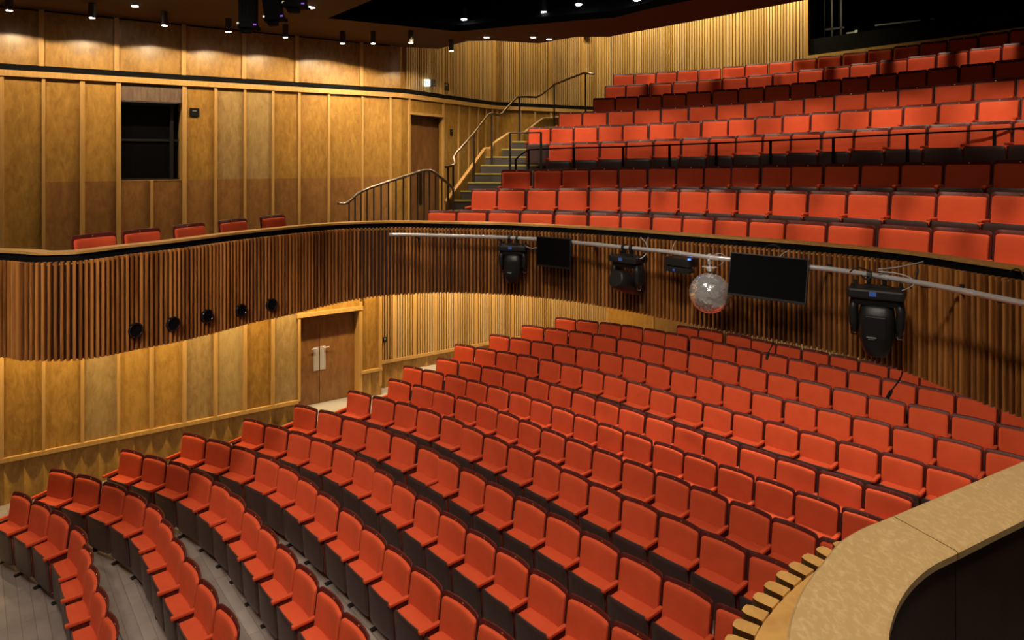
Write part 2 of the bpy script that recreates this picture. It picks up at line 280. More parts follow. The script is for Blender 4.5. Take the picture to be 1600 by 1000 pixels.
# ------------------------------------------------------------------ tip-up seats
def rrect(w, h, rt, rb, seg=4):
    """rounded rectangle in (u,v), v from 0 to h; top radius rt, bottom radius rb"""
    pts = []
    for cx, cy, r, a0 in ((w / 2 - rt, h - rt, rt, 0), (-w / 2 + rt, h - rt, rt, PI / 2), (-w / 2 + rb, rb, rb, PI), (w / 2 - rb, rb, rb, 1.5 * PI)):
        for k in range(seg + 1):
            a = a0 + k / seg * PI / 2; pts.append((cx + r * math.cos(a), cy + r * math.sin(a)))
    # extra points on the long straight sides so that the curve reads
    out = []
    for i, p in enumerate(pts):
        q = pts[(i + 1) % len(pts)]; out.append(p)
        L = math.hypot(q[0] - p[0], q[1] - p[1])
        if L > .12:
            k = 4
            for j in range(1, k): out.append((p[0] + (q[0] - p[0]) * j / k, p[1] + (q[1] - p[1]) * j / k))
    return out
def pad(bm, w, h, rt, rb, layers, place):
    """closed pad; layers: list of (scale inset, depth); place(u,v,d)->xyz"""
    base = rrect(w, h, rt, rb); c = (0, h / 2); rings = []
    for ins, dep in layers:
        sx = (w / 2 - ins) / (w / 2); sy = (h / 2 - ins) / (h / 2)
        rings.append([bm.verts.new(place(c[0] + (p[0] - c[0]) * sx, c[1] + (p[1] - c[1]) * sy, dep)) for p in base])
    n = len(base)
    for A, B in zip(rings[:-1], rings[1:]):
        for k in range(n): bm.faces.new((A[k], A[(k + 1) % n], B[(k + 1) % n], B[k]))
    for ring, dep, flip in ((rings[0], layers[0][1], True), (rings[-1], layers[-1][1], False)):
        # close with a row of strips (keeps the curvature across the width)
        cur = ring
        for s in (.72, .4):
            nxt = []
            for v, p in zip(ring, base):
                ins = layers[0][0] if flip else layers[-1][0]
                sx = (w / 2 - ins) / (w / 2) * s; sy = (h / 2 - ins) / (h / 2) * s
                nxt.append(bm.verts.new(place(c[0] + (p[0] - c[0]) * sx, c[1] + (p[1] - c[1]) * sy, dep)))
            for k in range(n):
                q = (cur[k], cur[(k + 1) % n], nxt[(k + 1) % n], nxt[k]); bm.faces.new(q[::-1] if flip else q)
            cur = nxt
        cv = bm.verts.new(place(0, h / 2, dep))
        for k in range(n):
            q = (cur[k], cur[(k + 1) % n], cv); bm.faces.new(q[::-1] if flip else q)
LEAN = .13
def back_place(z0, y0):
    def f(u, v, d):
        z = z0 + v
        return (u, y0 + d + .040 * (u / .26) ** 2 * (1 if True else 0) + (.93 - z) * LEAN, z)
    return f
def pan_place(z0, y0, sgn=1):
    def f(u, v, d):
        return (u, y0 + d - .014 * (u / .25) ** 2 - (.59 - z0 - v) * .07, z0 + v)
    return f
def mk_shell():
    bm = BM(); pad(bm, .54, .80, .045, .03, [(.004, -.022), (0, -.018), (0, -.004), (.003, 0)], back_place(.165, 0)); return bm
def mk_back():
    bm = BM(); pad(bm, .498, .522, .032, .02, [(0, .0), (0, .022), (.004, .031), (.012, .037), (.04, .042)], back_place(.395, .001)); return bm
def mk_pan():
    bm = BM(); pad(bm, .512, .445, .045, .06, [(.003, 0), (0, .003), (0, .013), (.003, .016)], pan_place(.150, .293)); return bm
def mk_cush():
    bm = BM(); pad(bm, .49, .418, .05, .05, [(.03, -.215), (.012, -.205), (0, -.17), (0, -.02), (.002, 0)], pan_place(.170, .292)); return bm
def mk_arm(x):
    bm = BM(); box(bm, (x, .200, .624), (.048, .29, .038), bev=.012); return bm
def mk_side(x):
    bm = BM(); prism(bm, [(x - .014, .03), (x + .014, .03), (x + .014, .26), (x - .014, .26)], [.12, .12, .17, .17], .588); return bm
def mk_foot(x):
    bm = BM(); box(bm, (x, .115, .10), (.05, .075, .20)); box(bm, (x, .10, .012), (.055, .30, .024), bev=.006); return bm
def mk_stud():
    bm = BM()
    z = .941; cyl(bm, (0, .001 + (.93 - z) * LEAN, z), (0, .007 + (.93 - z) * LEAN, z), .0085, 10); return bm
SEATS = {}
def build_seat_meshes():
    spec = [('back_shell', mk_shell(), 'mahog'), ('back_cushion', mk_back(), 'red'), ('seat_panel', mk_pan(), 'pan'), ('seat_cushion', mk_cush(), 'red'),
            ('armrest', mk_arm(-.275), 'red'), ('side_support', mk_side(-.275), 'mahog'), ('foot', mk_foot(-.275), 'black'), ('number_stud', mk_stud(), 'brass')]
    for n, bm, m in spec:
        me = bpy.data.meshes.new(n); bm.normal_update(); bm.to_mesh(me); bm.free(); me.materials.append(M[m])
        if n not in ('foot', 'side_support'):
            for p in me.polygons: p.use_smooth = True
            me.set_sharp_from_angle(angle=math.radians(50))
        SEATS[n] = me
    for n, f, m in (('armrest', mk_arm(.275), 'red'), ('side_support', mk_side(.275), 'mahog'), ('foot', mk_foot(.275), 'black')):
        bm = f; me = bpy.data.meshes.new(n + '_end'); bm.normal_update(); bm.to_mesh(me); bm.free(); me.materials.append(M[m])
        SEATS[n + '_end'] = me
build_seat_meshes()
def put_seat(x, y, z, face, sx, label, group, end=False, arms=True):
    rz = math.atan2(face.y, face.x) - PI / 2
    t = thing('theatre_seat', label, 'seat', (x, y, z), rz, group); t.scale = (sx, 1, 1)
    for n in ('back_shell', 'back_cushion', 'seat_panel', 'seat_cushion', 'armrest', 'side_support', 'foot', 'number_stud'):
        o = bpy.data.objects.new(n, SEATS[n]); COL.objects.link(o); o.parent = t
    if end:
        for n in ('armrest', 'side_support', 'foot'):
            o = bpy.data.objects.new(n, SEATS[n + '_end']); COL.objects.link(o); o.parent = t
    return t
def row_frames(P, toward):
    """tangent, facing and spacing for each seat of a row"""
    out = []; n = len(P); Q = [Vector(p[:2]) for p in P]
    for i in range(n):
        a = Q[max(i - 1, 0)]; b = Q[min(i + 1, n - 1)]
        if i == 0: b = Q[1]
        T = (b - a)
        T2 = Q[min(i + 2, n - 1)] - Q[max(i - 2, 0)]
        T = (T.normalized() * .5 + T2.normalized() * .5).normalized()
        f = Vector((T.y, -T.x))
        if f.dot(toward) < 0: f = -f
        ds = []
        if i > 0: ds.append((Q[i] - Q[i - 1]).length)
        if i < n - 1: ds.append((Q[i + 1] - Q[i]).length)
        out.append((T, f, sum(ds) / len(ds)))
    return out
STAGE = Vector((-.823, -.568))
nr = len(STALLS)
for ri, row in enumerate(STALLS):
    z = STALL_FLOOR[ri]; fr = row_frames(row, STAGE)
    for i, (p, (T, f, sp)) in enumerate(zip(row, fr)):
        lab = 'red tip-up stalls seat, %s from the left end of the %s row from the stage' % (ORD[i + 1], ORD[ri + 1])
        put_seat(p[0], p[1], z, f, min(max(sp / .55, .92), 1.14), lab, 'red seats in the %s stalls row' % ORD[ri + 1], end=(i == 0))
# balcony rows: the front six as seats, the three rows at the back wall as one mass
NB = 6
for ri, row in enumerate(BALC[:NB]):
    fr = row_frames(row, STAGE)
    for i, (p, (T, f, sp)) in enumerate(zip(row, fr)):
        lab = 'red tip-up balcony seat, %s from the stairs in the %s row behind the parapet' % (ORD[i + 1], ORD[ri + 1])
        put_seat(p[0], p[1], p[2], f, min(max(sp / .55, .9), 1.22), lab, 'red seats in the %s balcony row' % ORD[ri + 1], end=(i == 0))
def join_seats(rows):
    me_out = bpy.data.meshes.new('far_theatre_seats')
    mats = []; verts = []; faces = []; mis = []
    for row in rows:
        fr = row_frames(row, STAGE)
        for i, (p, (T, f, sp)) in enumerate(zip(row, fr)):
            rz = math.atan2(f.y, f.x) - PI / 2; sx = min(max(sp / .55, .9), 1.22)
            mt = Matrix.Translation(p) @ Matrix.Rotation(rz, 4, 'Z') @ Matrix.Diagonal((sx, 1, 1, 1))
            for n in ('back_shell', 'back_cushion', 'seat_panel', 'seat_cushion', 'armrest', 'side_support', 'number_stud'):
                me = SEATS[n]; m = me.materials[0]
                if m not in mats: mats.append(m)
                o = len(verts); verts += [tuple(mt @ v.co) for v in me.vertices]
                faces += [tuple(o + k for k in q.vertices) for q in me.polygons]; mis += [mats.index(m)] * len(me.polygons)
    me_out.from_pydata(verts, [], faces)
    for m in mats: me_out.materials.append(m)
    me_out.polygons.foreach_set('material_index', mis); me_out.polygons.foreach_set('use_smooth', [True] * len(mis))
    me_out.update(); me_out.set_sharp_from_angle(angle=math.radians(50))
    o = bpy.data.objects.new('far_theatre_seats', me_out); COL.objects.link(o); o['kind'] = 'stuff'
    tag(o, 'three furthest rows of red tip-up seats below the rear wall of the balcony', 'seats')
join_seats(BALC[NB:])
SN = ['first', 'second', 'third', 'fourth', 'fifth']
for i, (x, y) in enumerate(SIDE):
    P = SIDE; a = P[max(i - 1, 0)]; b = P[min(i + 1, 4)]; T = Vector((b[0] - a[0], b[1] - a[1])).normalized(); f = Vector((T.y, -T.x))
    put_seat(x, y, HC - .95 - .93, f, 1.02, 'red seat behind the side gallery parapet, %s from the left of the five' % SN[i], 'five spaced seats along the side gallery', end=True)
# ------------------------------------------------------------------ room shell
ZC = HC + 2.52
wl = lambda s, n: U(s, n)
def wpt(s, n, z): v = U(s, n); return (v.x, v.y, z)
GRID = [-2.62, -2.07, -1.52, -.97, -.45, .12, .68, 1.23, 1.76, 2.31, 2.86, 3.40, 3.94, 4.47, 5.09, 5.84, 6.5]
NW = 14.2
def panel(bm, s0, s1, z0, z1, n=NW, tone=.5, mi=0, t=.05):
    a = U(s0, n); b = U(s1, n); c = U(s1, n + t); d = U(s0, n + t)
    prism(bm, [a, b, c, d], z0, z1, tone, mi)
def bat(bm, s, z0, z1, w=.06, n=NW, d=.045, tone=.5):
    panel(bm, s - w / 2, s + w / 2, z0, z1, n - d, tone, 0, d + .02)
ZT = HC + 1.40       # top rail of the middle tier
ZB = HC - 1.85       # gallery floor
ZS = HC - .40        # seam
# upper tier
UG = [-1.9, -.98, .06, .64 + .58, 2.26, 3.36, 4.44, 5.84, 6.62]
UG = [-2.2, -1.05, .09, 1.20, 2.30, 3.38, 4.42, 5.82, 6.60]
bm = BM()
for a, b in zip(UG[:-1], UG[1:]): panel(bm, a, b, HC + 1.57, ZC + .0, NW, random.uniform(.3, .6))
for a, b in zip(GRID[:-1], GRID[1:]):
    op = (a >= 1.2 and b <= 2.4)
    tn = random.uniform(.25, .75)
    if not op: panel(bm, a, b, ZS, ZT, NW, tn, 2 if 2.8 < a < 3.5 else 0)
    panel(bm, a, b, ZB - .3, ZS, NW, random.uniform(.2, .6), 1 if a > .1 else 0)
# lower tier below the gallery
for a, b in zip(GRID[:-1], GRID[1:]):
    if a < 4.3:
        panel(bm, a, b, HC - 4.98, ZB - .3, NW, random.uniform(.1, .9), 2 if round(a * 1.83) % 3 == 1 or a > 2.5 and a < 3 else 0)
panel(bm, 4.47, 5.9, HC - 3.20, ZB - .3, NW, .5)      # above the stalls door
panel(bm, 5.80, 6.30, HC - 4.62, ZB - .3, NW, .35)
struct('wall_left', bm, ['panel', 'panel_red', 'panel_grey'])
bm = BM()
for s in UG[1:-1]: bat(bm, s, HC + 1.57, ZC, .075, tone=.6)
for s in GRID: bat(bm, s, ZB - .2, ZT if s != 1.76 else ZS, .05 if s not in (1.23, 2.31, .68) else .075, tone=random.uniform(.3, .7))
for s in GRID:
    if s < 4.5: bat(bm, s, HC - 4.98, ZB - .3, .05 if round(s * 7) % 2 else .07, tone=random.uniform(.4, .9))
bat(bm, 5.80, HC - 5.2, HC - 3.1, .07); bat(bm, 6.26, HC - 5.0, ZB - .3, .06)
struct('trim_1', bm, 'batten')
# rails
bm = BM()
panel(bm, -2.6, 6.55, HC + 1.37, HC + 1.47, NW - .07, .7, 0, .12)
panel(bm, -2.6, 4.44, HC - 5.02, HC - 4.95, NW - .06, .7, 0, .1)
panel(bm, 4.42, 5.84, HC - 3.27, HC - 3.19, NW - .06, .7, 0, .1)
panel(bm, 5.80, 6.3, HC - 4.66, HC - 4.60, NW - .06, .7, 0, .1)
struct('trim_2', bm, 'batten')
bm = BM(); panel(bm, -2.6, 6.6, HC + 1.465, HC + 1.575, NW - .035, .5, 0, .08); panel(bm, -2.6, 6.5, ZC - .02, ZC + .02, NW - .02, .5, 0, .05)  # black strip above the rail stands in for the shade of a shadow gap
struct('trim_shadow_left', bm, 'blackmatt')
# dado of concave flutes
def flutes(bm, line, t0, t1, z0, z1, w=.275, depth=.055, d=.0, tone=.5):
    n = int(round((t1 - t0) / w)); w = (t1 - t0) / n
    Z = lambda z, t: z(t) if callable(z) else z
    prev = None
    for i in range(n):
        tn = random.uniform(.3, .7)
        for k in range(7):
            u = k / 6; t = t0 + (i + u) * w; off = d - depth * (1 - (2 * u - 1) ** 2)
            p = line.off(t, off); a = bm.verts.new((p.x, p.y, Z(z0, t))); b = bm.verts.new((p.x, p.y, Z(z1, t)))
            if k > 0:
                f = bm.faces.new((prev[0], a, b, prev[1])); f.smooth = True; settone(bm, [f], tn)
            prev = (a, b)
LW = Line([U(-2.6, NW), U(4.44, NW)])
bm = BM(); flutes(bm, LW, 0.02, LW.len, -.02, HC - 4.98, d=.03)
L2 = Line([U(5.80, NW), U(6.26, NW)]); flutes(bm, L2, 0, L2.len, .1, HC - 4.62, d=.03)
struct('baseboard_left', bm, 'panel')
# opening in the middle tier
bm = BM()
s0, s1, z0, z1 = 1.265, 2.275, ZS, ZT
for (a, b, c, d) in ((s0, s0 + .001, z0, z1),): pass
def deep(sa, sb, za, zb, na, nb, tone=.5, mi=0): 
    prism(bm, [U(sa, na), U(sb, na), U(sb, nb), U(sa, nb)], za, zb, tone, mi)
deep(s0 - .03, s0, z0, z1, NW, NW + .55, .5, 0)
deep(s1, s1 + .04, z0, z1, NW, NW + .55, .8, 0)
deep(s0, s1, z0 - .03, z0, NW, NW + .55, .6, 0)
struct('trim_4', bm, 'batten')
bm = BM()
deep(s0, s1, HC + 1.05, z1, NW - .0, NW + .05, .3)
struct('trim_5', bm, wood('grey_brown_ply', (.10, .062, .040), (.19, .125, .085), (6, 6, 1), .5, 3.))
t = thing('control_window', 'black framed window recessed in the timber wall above the side gallery', 'window', wpt((s0 + s1) / 2, NW + .4, z0))
ow = Vector(t.location)
def sh(bmx):
    bmesh.ops.translate(bmx, vec=-ow, verts=bmx.verts); return bmx
bm = BM(); deep(s0, s1, z0, HC + 1.05, NW + .50, NW + .55); obj('backing', sh(bm), 'blackmatt', t)
bm = BM(); deep(s0 + .04, s1 - .14, z0 + .03, HC + 1.0, NW + .40, NW + .42); obj('pane', sh(bm), 'screen', t)
bm = BM()
deep(s0, s1, HC + .33, HC + .37, NW + .36, NW + .41); deep(s1 - .16, s1 - .10, z0, HC + 1.05, NW + .30, NW + .42); deep(s0, s1, HC + 1.0, HC + 1.05, NW + .34, NW + .42); deep(s0, s0 + .04, z0, HC + 1.05, NW + .34, NW + .42); deep(s0, s1, z0, z0 + .03, NW + .34, NW + .42)
obj('frame', sh(bm), 'black', t)
# small black wall panels
def wallbox(name, lab, cat, px, py, w, h, n=NW, d=.03, mat='blackgloss', extra=None):
    dx = (px - 800) / 1080; Y = n / (.823 - .568 * dx); s = Y * (.823 * dx + .568); z = HC - (py - 248) * Y / 1080
    t = thing(name, lab, cat, (0, 0, 0)); 
    bm = BM(); prism(bm, [U(s - w / 2, n - d), U(s + w / 2, n - d), U(s + w / 2, n), U(s - w / 2, n)], z - h / 2, z + h / 2)
    c = Vector((*U(s, n), z)); bmesh.ops.translate(bm, vec=-c, verts=bm.verts); t.location = c
    obj('housing', bm, mat, t)
    bm = BM(); prism(bm, [U(s - w * .2, n - d - .003), U(s + w * .2, n - d - .003), U(s + w * .2, n - d), U(s - w * .2, n - d)], z + h * .1, z + h * .2)
    bmesh.ops.translate(bm, vec=-c, verts=bm.verts); obj('indicator', bm, 'greybox', t)
    return t
wallbox('wall_panel', 'small square black control panel on the timber wall right of the recessed window', 'wall panel', 303.5, 175.3, .17, .15)

# wall beyond the corner, upper level (jog towards the rear)
P0 = Vector((-2.30, 15.56)); P1 = Vector((-.548, 19.1)); P2 = Vector((3.06, 21.3))
def arc_corner(a, c, b, r, n=6):
    u = (a - c).normalized(); v = (b - c).normalized(); th = u.angle(v); d = r / math.tan(th / 2)
    p = c + u * d; q = c + v * d; out = []
    for i in range(n + 1):
        t = i / n; out.append((1 - t) ** 2 * p + 2 * t * (1 - t) * c + t * t * q)
    return out
corner = U(6.72, NW)
pl = [U(6.5, NW)] + arc_corner(U(6.5, NW), U(6.80, NW), P1, .2) + arc_corner(U(6.8, NW), P1, P2, .9) + [P2]
JW = Line(pl)
def at_px(line, px):
    d = (px - 800) / 1080; best = None
    for i in range(len(line.p) - 1):
        a, b = line.p[i], line.p[i + 1]; e = b - a; den = e.x - d * e.y
        if abs(den) < 1e-9: continue
        u = (d * a.y - a.x) / den
        if -1e-6 <= u <= 1 + 1e-6: return line.d[i] + u * (line.d[i + 1] - line.d[i])
    return None
tJ = lambda px: at_px(JW, px)
j1 = tJ(640) or .3; j2 = tJ(691); jd = JW.len
bm = BM()
ribbon(bm, JW, 0, JW.len, -.12, -.05, HC + 1.52, HC + 5.6, tone=.4)
ribbon(bm, JW, 0, j1 - .02, -.12, 0, ZB - .3, ZT, tone=.5)
ribbon(bm, JW, j1 - .02, j2 + .03, -.12, 0, HC + 1.04, ZT, tone=.45)
edges = [691, 716, 732, 746, 758, 768, 776, 812, 835, 860, 890, 925, 951]
te = [j2 + .03] + [tJ(x) for x in edges[1:]]
for a, b in zip(te[:-1], te[1:]): ribbon(bm, JW, a, b, -.12, 0, ZB - .3, ZT, tone=random.uniform(.3, .8))
ribbon(bm, JW, te[-1], JW.len, -.12, 0, ZB - .3, ZT, tone=.5)
struct('wall_rear_left', bm, 'panel')
bm = BM()
ribbon(bm, JW, 0, JW.len, -.02, .06, HC + 1.37, HC + 1.47, tone=.7)
for t_ in [j1 - .04] + te: ribbon(bm, JW, t_ - .03, t_ + .03, -.02, .04, ZB - .3, ZT, tone=.6)
ribbon(bm, JW, j1 - .04, j2 + .05, -.02, .05, HC + 1.01, HC + 1.07, tone=.7)
for t_ in (tJ(691.5), tJ(731), tJ(771), tJ(807), tJ(858), tJ(910)): ribbon(bm, JW, t_ - .04, t_ + .04, -.05, .03, HC + 1.52, HC + 5.6, tone=.9)
struct('trim_6', bm, 'batten')
bm = BM(); ribbon(bm, JW, 0, JW.len, -.05, .035, HC + 1.465, HC + 1.575); struct('trim_shadow_rear_left', bm, 'blackmatt')  # shade of the gap above the rail, drawn as a black band
bm = BM(); t_ = j1 - .1
while t_ < JW.len - .02:
    w = .038 if int(t_ / .9) % 3 else .055
    slat(bm, JW, t_, w, -.05, .012, HC + 1.56, HC + 5.5, random.uniform(.2, .9), rounded=False); t_ += w + .030
struct('wall_slats_left', bm, 'oakslat')
# balcony door
t = thing('balcony_door', 'dark timber double door behind the curved handrail at balcony level', 'door', (*JW.off((j1 + j2) / 2, -.35), ZB))
c = Vector(t.location)
bm = BM(); ribbon(bm, JW, j1 - .15, (j1 + j2) / 2 + .1, -.24, -.20, ZB, HC + 1.035, tone=.35); bmesh.ops.translate(bm, vec=-c, verts=bm.verts); obj('door_leaf', bm, 'doorw', t)
bm = BM(); ribbon(bm, JW, (j1 + j2) / 2 + .11, j2 + .4, -.26, -.22, ZB, HC + 1.035, tone=.45); bmesh.ops.translate(bm, vec=-c, verts=bm.verts); obj('door_leaf', bm, 'doorw', t)
def lever(bm, line, tt, off, z, sgn, L=.16):
    a = line.off(tt, off); b = line.off(tt, off + .06); e = line.off(tt + sgn * L, off + .06)
    cyl(bm, (a.x, a.y, z), (b.x, b.y, z), .012, 8); cyl(bm, (b.x, b.y, z), (e.x, e.y, z), .012, 8)
bm = BM(); tm = (j1 + j2) / 2 + .10; ribbon(bm, JW, tm - .13, tm - .01, -.20, -.192, HC - 1.1, HC - .30)
bmesh.ops.translate(bm, vec=-c, verts=bm.verts); obj('kick_plate', bm, 'bronze', t)
bm = BM(); lever(bm, JW, tm - .1, -.20, HC - .28, -1); lever(bm, JW, tm + .12, -.22, HC - .28, 1); bmesh.ops.translate(bm, vec=-c, verts=bm.verts); obj('door_handle', bm, 'steel', t)
def jbox(name, lab, cat, px, z, w, h, mat='blackgloss', d=.03):
    tt = tJ(px); p = JW.off(tt, 0); o = thing(name, lab, cat, (p.x, p.y, z)); bm = BM()
    ribbon(bm, JW, tt - w / 2, tt + w / 2, -.02, d, z - h / 2, z + h / 2, step=1); bmesh.ops.translate(bm, vec=-Vector(o.location), verts=bm.verts); obj('housing', bm, mat, o)
    bm = BM(); ribbon(bm, JW, tt - w / 5, tt + w / 5, d, d + .003, z + h * .15, z + h * .28, step=1); bmesh.ops.translate(bm, vec=-Vector(o.location), verts=bm.verts); obj('indicator', bm, 'greybox', o)
    return o
jbox('wall_switch', 'small black upright switch on the timber beside the balcony door', 'switch', 704.5, HC + .66, .09, .15)
jbox('wall_panel', 'black control panel on the slatted wall above the balcony door', 'wall panel', 696, HC + 1.78, .22, .19)
jbox('wall_speaker', 'small black loudspeaker high on the slatted wall near the rear corner', 'speaker', 916, HC + 3.72, .22, .12, d=.12)
# lit exit sign on a bracket
tt = tJ(662); p = JW.off(tt, .10); o = thing('exit_sign', 'small lit white exit sign box fixed above the balcony door', 'sign', (p.x, p.y, HC + 1.78))
fx = JW.tan(tt); bm = BM(); box(bm, (0, 0, 0), (.13, .04, .16), bev=.006); obj('light_box', bm, 'exitsign', o)
bm = BM(); box(bm, (.14, .05, 0), (.10, .10, .15)); obj('housing', bm, 'black', o)
bm = BM()
box(bm, (.02, -.0215, .0), (.02, .002, .09)); box(bm, (-.045, -.0215, .02), (.035, .002, .035)); box(bm, (-.045, -.0215, -.03), (.012, .002, .05), .3); box(bm, (-.03, -.0215, -.03), (.012, .002, .05), -.3)
obj('running_figure', bm, 'exitink', o)

# rear wall
RW = Line([P2, Vector((7.48, 17.45)), Vector((10.78, 14.55)), Vector((13.5, 12.15))])
tR = lambda px: at_px(RW, px)
r1 = tR(1263)
bm = BM(); ribbon(bm, RW, 0, r1, -.15, -.05, HC + .5, HC + 5.6, tone=.3, step=2)
zr = lambda t: HC + 2.60 + (t - r1) * .0385
ribbon(bm, RW, r1, RW.len, -.15, -.05, HC + .5, lambda t: zr(t) - .3, tone=.3, step=1.)
struct('wall_rear', bm, 'oakback')
bm = BM(); t_ = .04
while t_ < r1 - .02:
    g = int(t_ / 1.05); w = (.05, .035, .045, .06, .04)[g % 5]
    slat(bm, RW, t_, w, -.05, .01, HC + .5, HC + 5.5, random.uniform(.15, .95), rounded=False); t_ += w + .032
t_ = r1 + .06
while t_ < RW.len - .1:
    slat(bm, RW, t_, .04, -.05, .0, HC + 1.5, zr(t_) - .12, random.uniform(.3, .6), rounded=False); t_ += .085
struct('wall_slats_rear', bm, 'oakslat')
bm = BM(); ribbon(bm, RW, r1, RW.len, -.06, .03, lambda t: zr(t) - .12, lambda t: zr(t), step=.5, tone=.8)
ribbon(bm, RW, r1 - .05, r1 + .0, -.06, .03, HC + 1.5, HC + 5.5, tone=.9)
for t_ in (r1 + 1.15, r1 + 2.4, r1 + 3.7, r1 + 5.): ribbon(bm, RW, t_ - .03, t_ + .03, -.05, .01, HC + 1.5, lambda t: zr(t) - .1, tone=.8)
struct('trim_8', bm, 'batten')
# control booth behind the rear wall: dark room open to the hall
bm = BM(); ribbon(bm, RW, r1, RW.len, -.15, -.08, lambda t: zr(t), lambda t: zr(t) + .42, step=.5)
ribbon(bm, RW, r1, RW.len, -2.6, -2.5, HC + 1.5, HC + 6, step=1); ribbon(bm, RW, r1, RW.len, -2.6, -.1, HC + 5.9, HC + 6, step=1); ribbon(bm, RW, r1 - .1, r1, -2.6, -.1, HC + 1.5, HC + 6)
ribbon(bm, RW, r1, RW.len, -2.6, -.1, HC + 1.6, HC + 1.7, step=1)
struct('wall_booth', bm, 'blackmatt')
def booth(name, lab, cat, px, dz, build, off=-.9):
    tt = tR(px); p = RW.off(tt, off); T = RW.tan(tt); o = thing(name, lab, cat, (p.x, p.y, zr(tt) + dz), math.atan2(T.y, T.x)); build(o); return o
def b1(o):
    bm = BM(); box(bm, (0, 0, 0), (.26, .2, .34), bev=.01); obj('cabinet', bm, 'greybox', o); bm = BM(); box(bm, (.1, -.05, .16), (.07, .1, .08)); obj('lamp_head', bm, 'steel', o)
    bm = BM(); box(bm, (.18, 0, -.2), (.12, .12, .5)); obj('stand', bm, 'black', o)
booth('equipment_box', 'grey equipment box inside the dark control booth opening', 'equipment', 1316, .42, b1)
def b2(o):
    bm = BM(); box(bm, (0, 0, 0), (1.25, .25, .035)); obj('desk_top', bm, 'greybox', o); bm = BM(); box(bm, (0, 0, -.25), (1.2, .03, .4)); obj('front', bm, 'blackmatt', o)
booth('booth_desk', 'long grey topped desk inside the dark control booth opening', 'desk', 1399, .63, b2)
def b3(o):
    for x in (-.35, -.2, .0, .22):
        bm = BM(); box(bm, (x, 0, .6), (.05, .08, 2.6)); obj('upright', bm, 'black', o)
    bm = BM(); box(bm, (-.05, 0, .2), (.7, .08, .05)); obj('crossbar', bm, 'black', o)
booth('equipment_rack', 'tall black equipment rack at the left jamb of the control booth', 'rack', 1283, .55, b3, off=-.9)
bm = BM(); ribbon(bm, RW, tR(1437), tR(1449), -.3, -.1, HC + 2, HC + 6, step=1); struct('trim_9', bm, 'blackmatt')

# ---------------- stalls level walls beyond the door
SW = Line([U(6.26, NW + .35), U(13.3, NW + .35)])
SP = [U(6.26, NW + .35), U(13.55, NW + .35)]
BW = Line([U(13.3, NW + .35), Vector((4.75, 16.55)), Vector((8.9, 12.2)), Vector((11, 9.5))])
bm = BM(); ribbon(bm, SW, 0, SW.len, -.1, -.045, HC - 4.6, ZB - .3, tone=.4, step=3); ribbon(bm, BW, 0, BW.len, -.1, -.03, -.1, ZB - .3, tone=.75, step=3)
panel(bm, 6.26, 6.30, .2, ZB - .3, NW, .6, 0, .38)
flutes(bm, SW, 0, SW.len, .1, HC - 4.6, d=.0)
struct('wall_stalls', bm, 'panel')
bm = BM(); ribbon(bm, SW, 0, SW.len, -.02, .04, HC - 4.64, HC - 4.57, tone=.8, step=3)
tS = lambda px: at_px(SW, px)
for px in (615, 647, 680, 712, 743, 770, 800, 828): ribbon(bm, SW, tS(px) - .035, tS(px) + .035, -.04, .03, HC - 4.6, ZB - .3, tone=.9)
ribbon(bm, BW, .0, .06, -.04, .03, .8, ZB - .3, tone=.9); ribbon(bm, BW, 1.72, 1.78, -.04, .0, .8, ZB - .3, tone=.9)
struct('trim_10', bm, 'batten')
bm = BM(); t_ = .04
while t_ < SW.len: slat(bm, SW, t_, .036, -.05, .012, HC - 4.57, ZB - .3, random.uniform(.2, .95), rounded=False); t_ += .064
t_ = 2.9
while t_ < BW.len: slat(bm, BW, t_, .036, -.05, .012, .5, ZB - .3, random.uniform(.2, .9), rounded=False); t_ += .064
struct('wall_slats_stalls', bm, 'oakslat')
# stalls door
t = thing('stalls_door', 'timber double door with steel push plates under the balcony', 'door', wpt(5.1, NW + .3, HC - 5.2)); c = Vector(t.location)
for sa, sb, tn in ((4.47, 4.985, .45), (4.995, 5.77, .7)):
    bm = BM(); prism(bm, [U(sa, NW + .25), U(sb, NW + .25), U(sb, NW + .3), U(sa, NW + .3)], HC - 5.20, HC - 3.22, tn); bmesh.ops.translate(bm, vec=-c, verts=bm.verts); obj('door_leaf', bm, 'doorw', t)
for sa, sb in ((4.86, 4.975), (5.0, 5.12)):
    bm = BM(); prism(bm, [U(sa, NW + .24), U(sb, NW + .24), U(sb, NW + .25), U(sa, NW + .25)], HC - 4.50, HC - 4.0); bmesh.ops.translate(bm, vec=-c, verts=bm.verts); obj('push_plate', bm, 'steel', t)
DL = Line([U(4.4, NW + .25), U(5.9, NW + .25)])
for tt, sg in ((.52, -1), (.66, 1)):
    bm = BM(); lever(bm, DL, tt, 0.0, HC - 4.02, sg, .12); a = DL.off(tt, .05); cyl(bm, (a.x, a.y, HC - 4.05), (a.x, a.y, HC - 4.42), .01, 8); bmesh.ops.translate(bm, vec=-c, verts=bm.verts); obj('door_handle', bm, 'steel', t)
bm = BM()
prism(bm, [U(4.42, NW), U(4.47, NW), U(4.47, NW + .3), U(4.42, NW + .3)], HC - 5.2, HC - 3.2); prism(bm, [U(5.77, NW), U(5.84, NW), U(5.84, NW + .35), U(5.77, NW + .35)], HC - 5.2, HC - 3.2)
struct('trim_11', bm, 'batten')
p = SW.off(tS(600.5), 0.0); o = thing('wall_switch', 'small black switch box on the slatted stalls wall beside the door', 'switch', (p.x, p.y, HC - 4.1))
bm = BM(); box(bm, (0, 0, 0), (.08, .08, .12), .6, bev=.005); obj('housing', bm, 'black', o); bm = BM(); box(bm, (.02, -.045, .02), (.03, .02, .03), .6); obj('rocker', bm, 'greybox', o)

